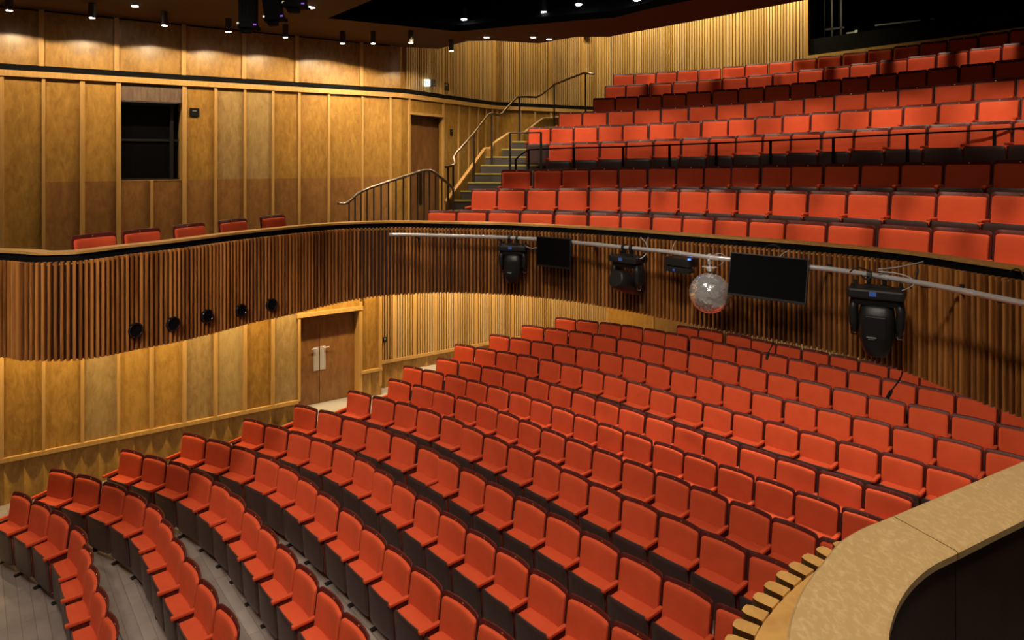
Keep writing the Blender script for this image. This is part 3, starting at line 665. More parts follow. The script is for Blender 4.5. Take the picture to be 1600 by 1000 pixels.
# ---------------- floors
def tier(bm, row, z, front, back, ext0, ext1, zb):
    """stepped floor strip following a row of seats"""
    P = smooth_line([Vector(p[:2]) for p in row], 2)
    a = (P[0] - P[2]).normalized(); b = (P[-1] - P[-3]).normalized()
    P = [P[0] + a * ext0] + P + [P[-1] + b * ext1]
    L = Line(P)
    return L
bm = BM()
fill(bm, [[U(-4, 14.3), U(5.9, 14.6), U(5.9, -7), U(-4, -7)]], -.001)
CL = []
for ri, row in enumerate(STALLS):
    P = smooth_line([Vector(p) for p in row], 3); a = (P[0] - P[2]).normalized(); b = (P[-1] - P[-3]).normalized()
    # run the strip on to the side wall on the left and out under the near gallery on the right
    tw = max(.2, (14.15 - (-.568 * P[0].x + .823 * P[0].y)) / max(.3, -.568 * a.x + .823 * a.y)) if ri < 13 else .6
    L = Line([P[0] + a * min(tw, 3.2)] + P + [P[-1] + b * 3.0]); z = STALL_FLOOR[ri]
    if ri >= 1: ribbon(bm, L, 0, L.len, -.36, .62, (STALL_FLOOR[ri - 1] - .04), z, step=.3)
struct('floor', bm, 'floor')
# raised landing at the stalls door and ramp behind it
bm = BM(); fill(bm, [[U(4.45, 14.6), U(7.5, 14.6), U(7.5, 12.3), U(4.45, 12.3)]], .555)
prism(bm, [U(4.45, 12.4), U(4.45, 14.6), U(4.40, 14.6), U(4.40, 12.4)], 0, .555)
fill(bm, [[U(7.4, 14.6), U(14.2, 14.6), U(14.2, 12.3), U(7.4, 12.3)]], .86)
struct('floor', bm, plain('pale_carpet', (.42, .38, .36), .9))

# ---------------- balcony slab, tiers
FL = catmull([(p[0], p[1], p[2]) for p in FASCIA], 4)
FL = smooth_line(FL, 4)
left_end = [Vector((-10.2, 10.2, 3.53)), Vector((-8.2, 8.75, 3.53)), Vector((-6.9, 8.10, 3.527)), Vector((-6.15, 7.86, 3.526))]
dirr = Vector((4.817 - 4.651, 6.503 - 6.881, 0)).normalized()
right_end = [Vector((4.95, 6.0, 3.30)), Vector((4.95, 5.3, 3.3)), Vector((4.75, 4.5, 3.3))]
FULL = Line([Vector(p) for p in catmull([tuple(v) for v in left_end] + [tuple(FL[i]) for i in range(0, len(FL), 4)] + [tuple(v) for v in right_end], 5)])
zbot = lambda t: FULL.at(t)[2]
ZST = HC - 1.15      # top of slats
inner = [FULL.off(FULL.len * i / 160, -.10) for i in range(161)]
slab = [(p.x, p.y) for p in inner] + [(9.5, 3.5), (12.5, 8.5), tuple(RW.off(r1 + 4.6, -.0)), tuple(RW.off(0, 0)), tuple(P1), tuple(U(6.8, NW)), tuple(U(-.8, NW))]
bm = BM()
fill(bm, [slab], ZB)
struct('floor', bm, 'carpet')
bm = BM(); fill(bm, [slab], ZB - .28); struct('ceiling', bm, plain('soffit', (.22, .17, .12), .8))
bm = BM()
C0 = Vector((-.806, 4.715))
for k, row in enumerate(BALC):
    if k == 0: continue
    P = []
    pts = [Vector(p) for p in row]
    a = (pts[0] - pts[1]); a.z = 0; pts = [pts[0] + a * .7] + pts
    b = pts[-1] - pts[-2]; pts = pts + [pts[-1] + b * 1, pts[-1] + b * 3]
    R = []
    for p in pts:
        d = (Vector(p[:2]) - C0).normalized(); q0 = Vector(p[:2]) - d * .62; q1 = Vector(p[:2]) + d * .28
        zz = p[2]
        R.append((q0, q1, zz))
    for (a0, a1, az), (b0, b1_, bz) in zip(R[:-1], R[1:]):
        quadpts(bm, [(a0.x, a0.y, az), (b0.x, b0.y, bz), (b1_.x, b1_.y, bz), (a1.x, a1.y, az)])
        quadpts(bm, [(a0.x, a0.y, az - .6), (b0.x, b0.y, bz - .6), (b0.x, b0.y, bz), (a0.x, a0.y, az)])
    a0, a1, az = R[0]
    quadpts(bm, [(a0.x, a0.y, az), (a1.x, a1.y, az), (a1.x, a1.y, ZB), (a0.x, a0.y, ZB)])
struct('floor', bm, 'carpet')

# ---------------- balcony front
PH = [(210, 516), (269, 506), (322, 494), (375, 485), (423, 476)]
bp = thing('balcony_front', 'long curved balcony front clad in dark rounded timber slats', 'balcony')
bm = BM(); ribbon(bm, FULL, 0, FULL.len, -.14, -.05, lambda t: zbot(t) + .01, ZST - .02, step=.15); obj('backing', bm, 'fasciaback', bp)
bm = BM(); t_ = .03; i = 0
while t_ < FULL.len - .03:
    w = .0315 + .005 * math.sin(i * .35)
    slat(bm, FULL, t_, w, -.05, .012 + .004 * math.sin(i * 1.3), zbot(t_), ZST, random.uniform(0, 1)); t_ += .0612; i += 1
obj('slat_cladding', bm, 'fascia', bp)
bm = BM(); ribbon(bm, FULL, 0, FULL.len, -.085, -.045, ZST - .04, ZST - .02, step=.15, tone=.6); obj('ledge', bm, 'capedge', bp)
bm = BM(); ribbon(bm, FULL, 0, FULL.len, -.30, -.19, ZB, HC - 1.09, step=.15); obj('upstand', bm, 'blackmatt', bp)
bm = BM(); ribbon(bm, FULL, 0, FULL.len, -.36, -.17, HC - 1.09, HC - 1.06, step=.15, tone=.5); obj('cap_rail', bm, 'capedge', bp)
# round black ports
for px, py in PH:
    d = (px - 800) / 1080
    tt = at_px(Line([Vector(p[:2]) for p in FULL.p]), px)
    p = FULL.off(tt, .02); T = FULL.tan(tt); z = HC - (py - 248) * p.y / 1080; nn_ = Vector((T.y, -T.x, 0))
    bm = BM(); q0 = Vector((p.x, p.y, z)); cyl(bm, q0 - nn_ * .05, q0 + nn_ * .012, .078, 24); o = obj('ventilation_port', bm, 'blackmatt', bp)
    bm = BM(); n = 24; R = []
    for a in range(n):
        an = 2 * PI * a / n; dirv = Vector((T.x, T.y, 0)) * math.cos(an) + Vector((0, 0, 1)) * math.sin(an)
        R.append([bm.verts.new(q0 + dirv * rr + nn_ * dd) for rr, dd in ((.074, -.02), (.074, .02), (.084, .026), (.092, .014), (.092, -.02))])
    for a in range(n):
        for k in range(4): bm.faces.new((R[a][k], R[(a + 1) % n][k], R[(a + 1) % n][k + 1], R[a][k + 1]))
    obj('port_ring', bm, 'blackgloss', o, smooth=True)
# ------------------------------------------------------------------ stairs, rails
st = thing('staircase', 'carpeted balcony stairs with yellow nosings climbing beside the left wall', 'stairs', (-1.2, 14.2, ZB))
so = Vector(st.location)
STEPS = [(-1.20, 14.33, -.87), (-1.09, 14.6, -.69), (-.95, 14.9, -.52), (-.82, 15.15, -.335), (-.70, 15.4, -.15), (-.60, 15.65, .035), (-.24, 15.95, .215), (0.0, 16.3, .40), (.40, 16.65, .58), (.80, 17.0, .78), (1.2, 17.6, .97)]
for i in range(len(STEPS)):
    x, y, z = STEPS[i]; x2 = x + 2.6
    bm = BM(); box(bm, ((x + x2) / 2, y + .5, (ZB - HC + z) / 2 + HC), (x2 - x, 1., z - (ZB - HC)))
    bmesh.ops.translate(bm, vec=-so, verts=bm.verts); o = obj('step', bm, 'carpet', st)
    bm = BM(); box(bm, ((x + x2) / 2, y + .02, HC + z), (x2 - x, .06, .028)); bmesh.ops.translate(bm, vec=-so, verts=bm.verts); obj('nosing', bm, 'nosing', o)
for z, y in ((-1.05, 13.9), (-1.23, 13.6), (-1.42, 13.3), (-1.6, 13.0)):
    bm = BM(); box(bm, (.1, y + .5, (ZB - HC + z) / 2 + HC), (2.8, 1., z - (ZB - HC))); bmesh.ops.translate(bm, vec=-so, verts=bm.verts); o = obj('step', bm, 'carpet', st)
    bm = BM(); box(bm, (.1, y + .02, HC + z), (2.8, .06, .028)); bmesh.ops.translate(bm, vec=-so, verts=bm.verts); obj('nosing', bm, 'nosing', o)
def PW(px, py, Y): return Vector(((px - 800) / 1080 * Y, Y, HC - (py - 248) * Y / 1080))
sl = [PW(696, 318, 14.2), PW(757, 234.4, 15.9), PW(766.4, 234.4, 16.0), PW(771, 226, 16.1), PW(794.4, 210.4, 16.5), PW(817.6, 210.4, 16.8), PW(848, 187.2, 17.3), PW(900, 184, 18)]
bm = BM()
for a, b in zip(sl[:-1], sl[1:]):
    R = []
    for p in (a, b): R.append([bm.verts.new(q) for q in ((p.x, p.y, ZB), (p.x - .02, p.y + .18, ZB), (p.x - .02, p.y + .18, p.z), (p.x, p.y, p.z))])
    fs = []
    for k in range(4): fs.append(bm.faces.new((R[0][k], R[1][k], R[1][(k + 1) % 4], R[0][(k + 1) % 4])))
    fs += [bm.faces.new(R[0]), bm.faces.new(R[1][::-1])]; settone(bm, fs, .55)
bmesh.ops.translate(bm, vec=-so, verts=bm.verts); sg = obj('stringer', bm, 'panel', st)
bm = BM()
for a, b in zip(sl[:-1], sl[1:]): 
    cyl(bm, a + Vector((0, .06, .02)), b + Vector((0, .06, .02)), .045, 6)
bmesh.ops.translate(bm, vec=-so, verts=bm.verts); obj('capping', bm, 'capedge', sg)

# curved landing balustrade
t = thing('balustrade', 'bronze topped balustrade with thin upright bars in front of the balcony door', 'railing', PW(527, 345, 12.9)); o0 = Vector(t.location)
rl = [(527, 317.5), (541, 317.5), (552, 309), (565, 299), (600, 286), (640, 273.5), (661, 267), (674, 267), (683, 273), (697, 284), (710, 296)]
Yr = lambda px: 12.9 + (px - 527) / 183 * .75
rp = catmull([PW(x, y, Yr(x)) - o0 for x, y in rl], 3)
bm = BM(); tube(bm, rp, .028, 10); obj('handrail', bm, 'bronze', t)
for px in (545.5, 554.7, 564, 573.5, 584, 595.5, 607, 618.7, 630.3, 641.7, 652.5, 662.5, 671, 680.5, 690.5, 700, 708.5):
    y = None
    for (xa, ya), (xb, yb) in zip(rl[:-1], rl[1:]):
        if xa <= px <= xb: y = ya + (yb - ya) * (px - xa) / (xb - xa)
    p = PW(px, y, Yr(px)); bm = BM(); box(bm, (p.x - o0.x, p.y - o0.y, (ZB + p.z) / 2 - o0.z), (.028, .012, p.z - ZB), .3); obj('baluster', bm, 'darkrail', t)
# tall stair handrail
t = thing('stair_handrail', 'tall slim bronze handrail rising up the balcony stairs by the wall', 'railing', PW(709, 300, 14.2)); o0 = Vector(t.location)
rl = [(695, 261, 13.9), (707, 258.5, 13.95), (711, 256, 14.0), (709.5, 250, 14.05), (709, 246, 14.1), (714, 238, 14.2), (740, 209, 14.9), (762, 180, 15.5), (767, 177.5, 15.6), (779, 179.5, 15.7), (784, 178, 15.8), (800, 160, 16.1), (808, 152, 16.3), (813, 151, 16.4), (838, 152, 16.6), (846, 148, 16.8), (866, 132, 17.2), (912, 114, 17.7), (928, 115.5, 17.9)]
bm = BM(); tube(bm, [PW(*q) - o0 for q in rl], .026, 10); obj('handrail', bm, 'bronze', t)
for px, py, Y, zb in ((700, 261, 13.92, -1.0), (708, 259, 13.97, -1.0), (740.5, 209, 14.95, -.52), (768, 178, 15.6, -.15), (811.7, 152, 16.35, .40), (866, 132, 17.2, .6), (915, 113.5, 17.75, .95)):
    p = PW(px, py, Y); bm = BM(); cyl(bm, (p.x - o0.x, p.y - o0.y, HC + zb - o0.z), p - o0, .022, 8); obj('post', bm, 'darkrail', t)
# black cross-aisle rail in front of the fourth balcony row
t = thing('aisle_rail', 'thin black guard rail running across in front of the fourth balcony row', 'railing', (0, 0, 0))
xr = [(806, 249, 14.15), (812, 243, 14.1), (826, 234, 14.0), (897, 231, 13.85), (973.5, 229.5, 13.55), (1046, 226.5, 13.2), (1119, 223.7, 12.8), (1204, 220, 12.3), (1302, 215.5, 11.7), (1417.6, 209.3, 10.95), (1553.6, 202.7, 10.2), (1640, 198, 9.7)]
c0 = PW(*xr[5]); t.location = (c0.x, c0.y, c0.z - .9); o0 = Vector(t.location)
bm = BM(); tube(bm, [PW(*q) - o0 for q in xr], .016, 6); obj('top_rail', bm, 'blackmatt', t)
for i, q in enumerate(xr[:1] + xr[2:]):
    p = PW(*q); ang = math.atan2(-.45, .89); bm = BM(); L = .95 if i else .6
    box(bm, (p.x - o0.x, p.y - o0.y, p.z - o0.z - L / 2), (.045, .012, L), ang); obj('post', bm, 'blackmatt', t)
t = thing('guard_rail', 'square black tubular guard frame beside the stairs at the balcony cross aisle', 'railing', PW(821, 270, 14.1)); o0 = Vector(t.location)
A = PW(797, 208, 14.3); B_ = PW(845.3, 207, 13.95)
bm = BM(); cyl(bm, A - o0, B_ - o0, .014, 6); obj('top_rail', bm, 'black', t)
bm = BM(); cyl(bm, A - o0 - Vector((0, 0, .62)), B_ - o0 - Vector((0, 0, .62)), .012, 6); obj('lower_rail', bm, 'black', t)
for P_ in (A, B_):
    bm = BM(); box(bm, P_ - o0 - Vector((0, 0, .52)), (.045, .03, 1.04)); obj('post', bm, 'black', t)

# ------------------------------------------------------------------ near gallery front
OUT = [(1.8, 2.431), (1.13, 2.055), (1.016, 1.994), (.909, 1.918), (.823, 1.826), (.758, 1.756), (.694, 1.676), (.638, 1.588), (.605, 1.522)]
INN = [(1.506, 2.033), (1.203, 1.864), (1.104, 1.809), (1.012, 1.74), (.932, 1.662), (.873, 1.588), (.83, 1.522)]
OUT = [(3.2, 3.22), (2.5, 2.82)] + OUT + [(.565, 1.41), (.55, 1.28), (.56, 1.13), (.62, .98), (.72, .86), (.86, .72), (1.2, .38)]
INN = [(3.05, 2.89), (2.35, 2.495)] + INN + [(.79, 1.42), (.76, 1.30), (.76, 1.20), (.79, 1.09), (.86, 1.0), (.98, .87), (1.3, .53)]
OL = Line(catmull([(*p, 0) for p in OUT], 4)); IL = Line(catmull([(*p, 0) for p in INN], 4))
g = thing('balcony_front', 'pale maple topped curved gallery front close to the camera at lower right', 'balcony', (1.1, 1.9, HC - 1.85)); g0 = Vector(g.location)
def capseg(u0, u1, v0, v1, n=24):
    bm = BM(); R = []
    for i in range(n + 1):
        a = OL.at(u0 + (u1 - u0) * i / n); b = IL.at(v0 + (v1 - v0) * i / n)
        a = Vector(a[:2]); b = Vector(b[:2]); d = (b - a).normalized() * .006
        R.append([bm.verts.new((*p, z)) for p, z in ((a + d, HC - 1.088), (a, HC - 1.082), (a, HC - 1.064), (a + d, HC - 1.06), (b - d, HC - 1.06), (b, HC - 1.064), (b, HC - 1.082), (b - d, HC - 1.088))])
    for A_, B2 in zip(R[:-1], R[1:]):
        for k in range(8): 
            f = bm.faces.new((A_[k], B2[k], B2[(k + 1) % 8], A_[(k + 1) % 8]))
    bm.faces.new(R[0]); bm.faces.new(R[-1][::-1])
    bmesh.ops.translate(bm, vec=-g0, verts=bm.verts); return bm
def near_t(line, p): 
    best = min(range(400), key=lambda i: (Vector(line.at(line.len * i / 399)[:2]) - Vector(p)).length); return line.len * best / 399
uo = near_t(OL, (1.13, 2.055)); vi = near_t(IL, (1.203, 1.864))
o = obj('cap_rail', capseg(0, uo - .0015, 0, vi - .0015), 'cap', g); o = obj('cap_rail', capseg(uo + .0015, OL.len, vi + .0015, IL.len, 60), 'cap', g)
# OL runs from far to near: its right-hand side faces the hall -> offsets toward hall are positive
def relb(bm): bmesh.ops.translate(bm, vec=-g0, verts=bm.verts); return bm
bm = BM(); ribbon(bm, IL, vi + .002, IL.len, .006, .022, HC - 1.85, HC - 1.09, step=.03, tone=.4); obj('inner_panel', relb(bm), 'darkply', g)
bm = BM(); ribbon(bm, IL, 0, vi - .002, .006, .022, HC - 1.85, HC - 1.09, step=.05, tone=.6); obj('inner_panel', relb(bm), 'darkply', g)
bm = BM(); ribbon(bm, OL, 0, OL.len, -.06, -.04, HC - 1.85, HC - 1.09, step=.04); obj('upstand', relb(bm), 'blackmatt', g)
NS = Line(catmull([(3.35, 3.30, 0), (2.6, 2.88, 0), (2.0, 2.55, 0), (1.6, 2.33, 0), (1.32, 2.18, 0), (1.12, 2.085, 0), (.961, 2.043, 0), (.832, 1.962, 0), (.718, 1.865, 0), (.62, 1.762, 0), (.573, 1.701, 0), (.51, 1.60, 0), (.46, 1.47, 0), (.43, 1.32, 0), (.44, 1.12, 0), (.50, .94, 0), (.62, .80, 0), (.8, .62, 0), (1.1, .28, 0)], 4))
bm = BM(); ribbon(bm, NS, 0, NS.len, -.115, -.03, HC - 1.19, HC - 1.158, step=.03, tone=.7); obj('ledge', relb(bm), 'capedge', g)
bm = BM(); ribbon(bm, NS, 0, NS.len, -.05, -.03, HC - 2.25, HC - 1.17, step=.05); obj('backing', relb(bm), 'fasciaback', g)
bm = BM(); t_ = .03
while t_ < NS.len - .03: slat(bm, NS, t_, .044, -.03, .028, HC - 2.3, HC - 1.15, random.uniform(.2, 1)); t_ += .068
obj('slat_cladding', relb(bm), 'capedge', g)
# gallery floor under the camera side
bm = BM(); IP = [tuple(IL.at(IL.len * i / 60)[:2]) for i in range(61)]
fill(bm, [[(p[0], p[1]) for p in IP] + [(4.5, -1.5), (7, 1.0)]], HC - 1.85); struct('floor', bm, 'carpet')

# ------------------------------------------------------------------ lighting pipe on the balcony front and its fittings
PL = Line([Vector((*p, 0)) for p in catmull([(*p, 0) for p in PIPE], 4)]); ZP = HC - 1.25
pt = thing('lighting_pipe', 'long curved steel lighting pipe bracketed off the slatted balcony front', 'pipe', (0, 0, 0)); c0 = PL.at(PL.len / 2); pt.location = (c0.x, c0.y, ZP); p0 = Vector(pt.location)
def rel(bm, v): bmesh.ops.translate(bm, vec=-v, verts=bm.verts); return bm
bm = BM(); tube(bm, [(q.x, q.y, ZP) for q in [PL.at(PL.len * i / 110) for i in range(111)]] + [(4.62, 5.1, ZP)], .029, 12); obj('tube', rel(bm, p0), 'steel', pt)
Lpx = lambda px: at_px(PL, px)
for px in (692, 770, 832, 936, 1060, 1172, 1380, 1515):
    tt = Lpx(px); a = PL.at(tt - .05); b = PL.at(tt + .05); bm = BM(); cyl(bm, (a.x, a.y, ZP), (b.x, b.y, ZP), .033, 12); obj('sleeve', rel(bm, p0), 'steel', pt)
for px in (650, 708, 778, 918, 1035, 1150, 1262, 1440, 1560):
    tt = Lpx(px); a = PL.off(tt, 0)
    f = min(range(500), key=lambda i: (Vector(FULL.at(FULL.len * i / 499)[:2]) - a).length); b = FULL.off(FULL.len * f / 499, .01)
    bm = BM(); v = Vector((b.x - a.x, b.y - a.y, 0)); 
    cyl(bm, (a.x, a.y, ZP - .03), (b.x, b.y, ZP - .07), .014, 6); box(bm, (b.x, b.y, ZP - .08), (.04, .02, .10), math.atan2(v.y, v.x) + PI / 2); obj('bracket', rel(bm, p0), 'blackhead0', pt)
def clampset(bm, x):   # hook clamp around the pipe at local x, pipe centre at z=0
    q = bmesh.ops.create_cone(bm, cap_ends=True, segments=14, radius1=.045, radius2=.045, depth=.035); bmesh.ops.rotate(bm, cent=(0, 0, 0), matrix=Matrix.Rotation(PI / 2, 3, 'Y'), verts=q['verts']); bmesh.ops.translate(bm, vec=(x, 0, 0), verts=q['verts'])
    box(bm, (x, 0, -.06), (.035, .05, .06), bev=.005); cyl(bm, (x, .05, -.02), (x, -.05, -.045), .012, 8)
def frame_on_pipe(px):
    tt = Lpx(px); p = PL.at(tt); T = PL.tan(tt); return Vector((p.x, p.y, ZP)), math.atan2(T.y, T.x)
def taper(bm, secs, seg=20, ex=4.):
    """lofted superellipse sections: (z,cx,cy,rx,ry)"""
    R = []
    for z, cx, cy, rx, ry in secs:
        ring = []
        for k in range(seg):
            a = 2 * PI * k / seg; ca, sa = math.cos(a), math.sin(a)
            ring.append(bm.verts.new((cx + rx * math.copysign(abs(ca) ** (2 / ex), ca), cy + ry * math.copysign(abs(sa) ** (2 / ex), sa), z)))
        R.append(ring)
    for A_, B2 in zip(R[:-1], R[1:]):
        for k in range(seg): f = bm.faces.new((A_[k], B2[k], B2[(k + 1) % seg], A_[(k + 1) % seg])); f.smooth = True
    bm.faces.new(R[0]); bm.faces.new(R[-1][::-1])
def moving_head(px, label, s=1., yaw=0., pose='down', disp=True):
    p, a = frame_on_pipe(px)
    t = thing('moving_head_light', label, 'stage light', p, a + yaw, 'moving head lights hanging on the balcony pipe'); t.scale = (s, s, s)
    bm = BM(); clampset(bm, -.06); clampset(bm, .06); box(bm, (0, 0, -.09), (.2, .06, .02)); obj('clamp', bm, 'black', t)
    bm = BM(); box(bm, (0, 0, -.145), (.44, .27, .085), bev=.02)
    for x in (-.18, .18):
        for y in (-.1, .1): cyl(bm, (x, y, -.11), (x, y, -.065), .018, 8, .014)
    b = obj('base', bm, 'black', t)
    if disp:
        bm = BM(); box(bm, (-.02, -.136, -.14), (.055, .004, .04)); obj('display', bm, 'ceilspot_dim', b)
    bm = BM(); cyl(bm, (0, 0, -.20), (0, 0, -.17), .09, 16); box(bm, (0, 0, -.225), (.38, .16, .06), bev=.02)
    for sx in (-1, 1): taper(bm, [(-.20, sx * .175, 0, .03, .08), (-.3, sx * .185, 0, .035, .085), (-.42, sx * .18, 0, .035, .08), (-.50, sx * .17, 0, .022, .055)], 12)
    y = obj('yoke', bm, 'black', t)
    for sx in (-1, 1):
        bm = BM(); tube(bm, [(sx * .15, 0, -.49), (sx * .16, 0, -.53), (sx * .2, 0, -.53), (sx * .205, 0, -.47)], .008, 6); obj('carry_handle', bm, 'steel' if sx > 0 else 'black', y)
    bm = BM()
    if pose == 'down':
        taper(bm, [(-.245, 0, 0, .09, .07), (-.27, 0, 0, .13, .10), (-.36, 0, 0, .145, .125), (-.50, 0, 0, .145, .13), (-.60, 0, 0, .12, .12), (-.685, 0, 0, .085, .09), (-.69, 0, 0, .075, .08)], 20, 3.2)
        box(bm, (0, -.115, -.43), (.17, .03, .20), bev=.014)
    else:
        q0 = len(bm.verts)
        taper(bm, [(-.30, 0, 0, .05, .05), (-.28, 0, 0, .11, .11), (-.2, 0, 0, .13, .13), (.1, 0, 0, .14, .14), (.22, 0, 0, .12, .12), (.26, 0, 0, .10, .10)], 10, 2.4)
        bmesh.ops.rotate(bm, cent=(0, 0, 0), matrix=Matrix.Rotation(math.radians(72), 3, 'X'), verts=bm.verts); bmesh.ops.translate(bm, vec=(0, -.02, -.45), verts=bm.verts)
    h = obj('lamp_head', bm, 'blackhead', t)
    if pose == 'down':
        bm = BM(); box(bm, (-.03, -.1365, -.515), (.075, .003, .011)); box(bm, (-.03, -.1365, -.53), (.05, .003, .004)); obj('maker_mark', bm, 'greybox', h)
    return t
M['ceilspot_dim'] = plain('blue_display', (.05, .1, .3), .2, emis=(.05, .16, .6), es=.15)
M['blackhead'] = plain('black_moulding', (.008, .008, .009), .45)
moving_head(802, 'black moving head light hanging straight down, leftmost on the balcony pipe', 1.02, .15)
moving_head(981, 'black moving head light with its lamp turned level, beside the mirror ball', 1.08, -.1, 'level')
moving_head(1370, 'largest black moving head light, rightmost on the balcony pipe', 1.22, .5)
# displays
def display(px, w, h, label, tilt, top, yaw=0, fwd=.07):
    p, a = frame_on_pipe(px); t = thing('display_screen', label, 'screen', p, a + yaw)
    R = Matrix.Translation((0, -fwd, top)) @ Matrix.Rotation(tilt, 4, 'X')
    bm = BM(); box(bm, (0, 0, -h / 2), (w, .04, h), bev=.006, mat=R); obj('housing', bm, 'black', t)
    bm = BM(); box(bm, (0, -.0215, -h / 2 + .008), (w - .03, .003, h - .045), mat=R); obj('glass', bm, 'screen', t)
    bm = BM(); box(bm, (0, .04, -.02), (.08, .10, .10)); obj('mount', bm, 'black', t)
    return t
display(869.5, .62, .46, 'smaller black display screen hanging left of centre on the balcony pipe', 0, .06)
display(1205, .93, .52, 'larger black display screen tilted down beside the mirror ball', math.radians(-12), .10, 0)
# mirror ball
p, a = frame_on_pipe(1109); t = thing('mirror_ball', 'silver mirror ball hanging from the pipe in front of the slatted balcony', 'mirror ball', p, a)
RB = .255; zc = -.455
bm = BM(); clampset(bm, 0.); cyl(bm, (0, 0, -.04), (0, 0, -.13), .01, 8); box(bm, (0, 0, -.125), (.17, .09, .012), bev=.004); cyl(bm, (0, 0, -.175), (0, 0, -.13), .03, 16, .055); obj('motor_mount', bm, 'steel', t)
bm = BM(); cyl(bm, (0, 0, -.21), (0, 0, -.17), .006, 6)
for x in (-.012, .012): cyl(bm, (x, 0, zc + RB), (x, 0, -.19), .003, 6)
cyl(bm, (.055, 0, zc + RB - .01), (.06, 0, zc + RB + .03), .018, 8); obj('hanger', bm, 'black', t)
bm = BM(); nlat = 44
for i in range(nlat):
    th0 = PI * i / nlat; th1 = PI * (i + 1) / nlat; tm_ = (th0 + th1) / 2; nl = max(4, int(2 * nlat * math.sin(tm_)))
    for k in range(nl):
        g_ = .0009; q = []
        jx = random.uniform(-.07, .07); jy = random.uniform(-.07, .07)
        ph = 2 * PI * (k + .5) / nl; nrm = Vector((math.sin(tm_) * math.cos(ph), math.sin(tm_) * math.sin(ph), math.cos(tm_)))
        e1 = Vector((-math.sin(ph), math.cos(ph), 0)); e2 = nrm.cross(e1)
        wdt = PI * RB * math.sin(tm_) / nl * .96; hgt = PI * RB / nlat / 2 * .96
        nj = (nrm + e1 * jx + e2 * jy)
        for a1, a2 in ((-1, -1), (1, -1), (1, 1), (-1, 1)):
            q.append(bm.verts.new(nrm * RB + e1 * (wdt * a1) + e2 * (hgt * a2) - nrm * (a1 * wdt * jx + a2 * hgt * jy) + Vector((0, 0, zc))))
        bm.faces.new(q)
obj('mirror_tiles', bm, 'mirror', t)
bm = BM(); bmesh.ops.create_uvsphere(bm, u_segments=48, v_segments=32, radius=RB - .004); bmesh.ops.translate(bm, vec=(0, 0, zc), verts=bm.verts); obj('ball_core', bm, 'greybox', t, smooth=True)
# control box
p, a = frame_on_pipe(1058); t = thing('effect_light', 'low black effect light box hanging behind the pipe left of the mirror ball', 'stage light', p, a)
bm = BM(); box(bm, (0, .08, -.12), (.40, .2, .11), bev=.01); obj('housing', bm, 'black', t)
bm = BM(); box(bm, (0, .03, -.225), (.26, .12, .07), bev=.01)
for x in (-.17, .17): cyl(bm, (x, -.02, -.22), (x, .08, -.22), .04, 12); cyl(bm, (x, .05, -.18), (x, .05, -.22), .015, 6)
obj('lamp_cluster', bm, 'black', t)
bm = BM(); box(bm, (-.03, -.034, -.225), (.035, .004, .03)); obj('display', bm, 'ceilspot_dim', t)
bm = BM(); box(bm, (.21, -.02, -.06), (.03, .03, .02)); obj('status_light', bm, 'ceilspot', t)
# cables
def cable(name, lab, pts, r=.006, mat='cable'):
    P = catmull(pts, 6); c = Vector(P[0]); bm = BM(); tube(bm, [Vector(q) - c for q in P], r, 6); o = obj(name, bm, mat, None, smooth=True); o.location = c; tag(o, lab, 'cable'); return o
cable('power_cable', 'looped pale cable over the pipe above the largest moving head light', [PW(1328, 425, 7.3), PW(1338, 418, 7.25), PW(1352, 421, 7.3), PW(1362, 428, 7.3), PW(1355, 437, 7.25), PW(1345, 430, 7.25)], .008, 'cableb')
cable('power_cable', 'long grey cable sagging from the parapet down to the rightmost moving head', [PW(1370, 421, 7.35), PW(1400, 418, 7.4), PW(1430, 412, 7.5), PW(1442, 409, 7.6)], .008)
cable('power_cable', 'grey cable along the pipe dropping beside the rightmost moving head', [PW(1372, 424, 7.3), PW(1400, 427, 7.2), PW(1418, 432, 7.1), PW(1428, 440, 7.0), PW(1424, 448, 7.0), PW(1410, 454, 7.1)], .008)
cable('power_cable', 'black cable hanging from the parapet right of the rightmost moving head', [PW(1433, 413, 7.35), PW(1434, 425, 7.2), PW(1430, 437, 7.1), PW(1423, 450, 7.0)], .010, 'cableb')
cable('power_cable', 'thin cables crossing from parapet to pipe above the level moving head', [PW(1001, 371, 9.95), PW(1008, 378, 9.8), PW(1011, 386, 9.7)], .007)
cable('power_cable', 'thin pale cable curving onto the pipe right of the level moving head', [PW(1013, 371, 9.9), PW(1010, 379, 9.75), PW(1012, 387, 9.65)], .007)
cable('power_cable', 'white cable looping below the level moving head light base', [PW(980, 403, 9.6), PW(990, 406, 9.55), PW(1003, 403, 9.5), PW(1010, 396, 9.5)], .008)
cable('power_cable', 'thin grey cable curving from the parapet above the effect light box', [PW(1056, 377, 9.5), PW(1052, 384, 9.35), PW(1051, 392, 9.3)], .007)
cable('power_cable', 'thin dark cable loop at the parapet left of the mirror ball', [PW(1079, 379, 9.4), PW(1077, 386, 9.3), PW(1079, 394, 9.1)], .006, 'cableb')
cable('power_cable', 'white safety wire looped over the pipe above the mirror ball', [PW(1108, 412, 8.85), PW(1110, 403, 8.8), PW(1120, 397, 8.75), PW(1129, 397, 8.75), PW(1133, 404, 8.75), PW(1128, 412, 8.8), PW(1120, 416, 8.8)], .006)
cable('power_cable', 'thin grey cable curving up from the larger screen to the parapet', [PW(1217, 405, 8.3), PW(1222, 397, 8.4), PW(1232, 392, 8.5)], .007)
cable('power_cable', 'black cable arch on the dark band above the larger screen', [PW(1196, 386, 8.75), PW(1208, 382.5, 8.8), PW(1220, 388, 8.65)], .008, 'cableb')
cable('power_cable', 'short grey cable between the leftmost moving head and smaller screen', [PW(822, 385, 10.6), PW(830, 388, 10.55), PW(839, 387, 10.5)], .007)
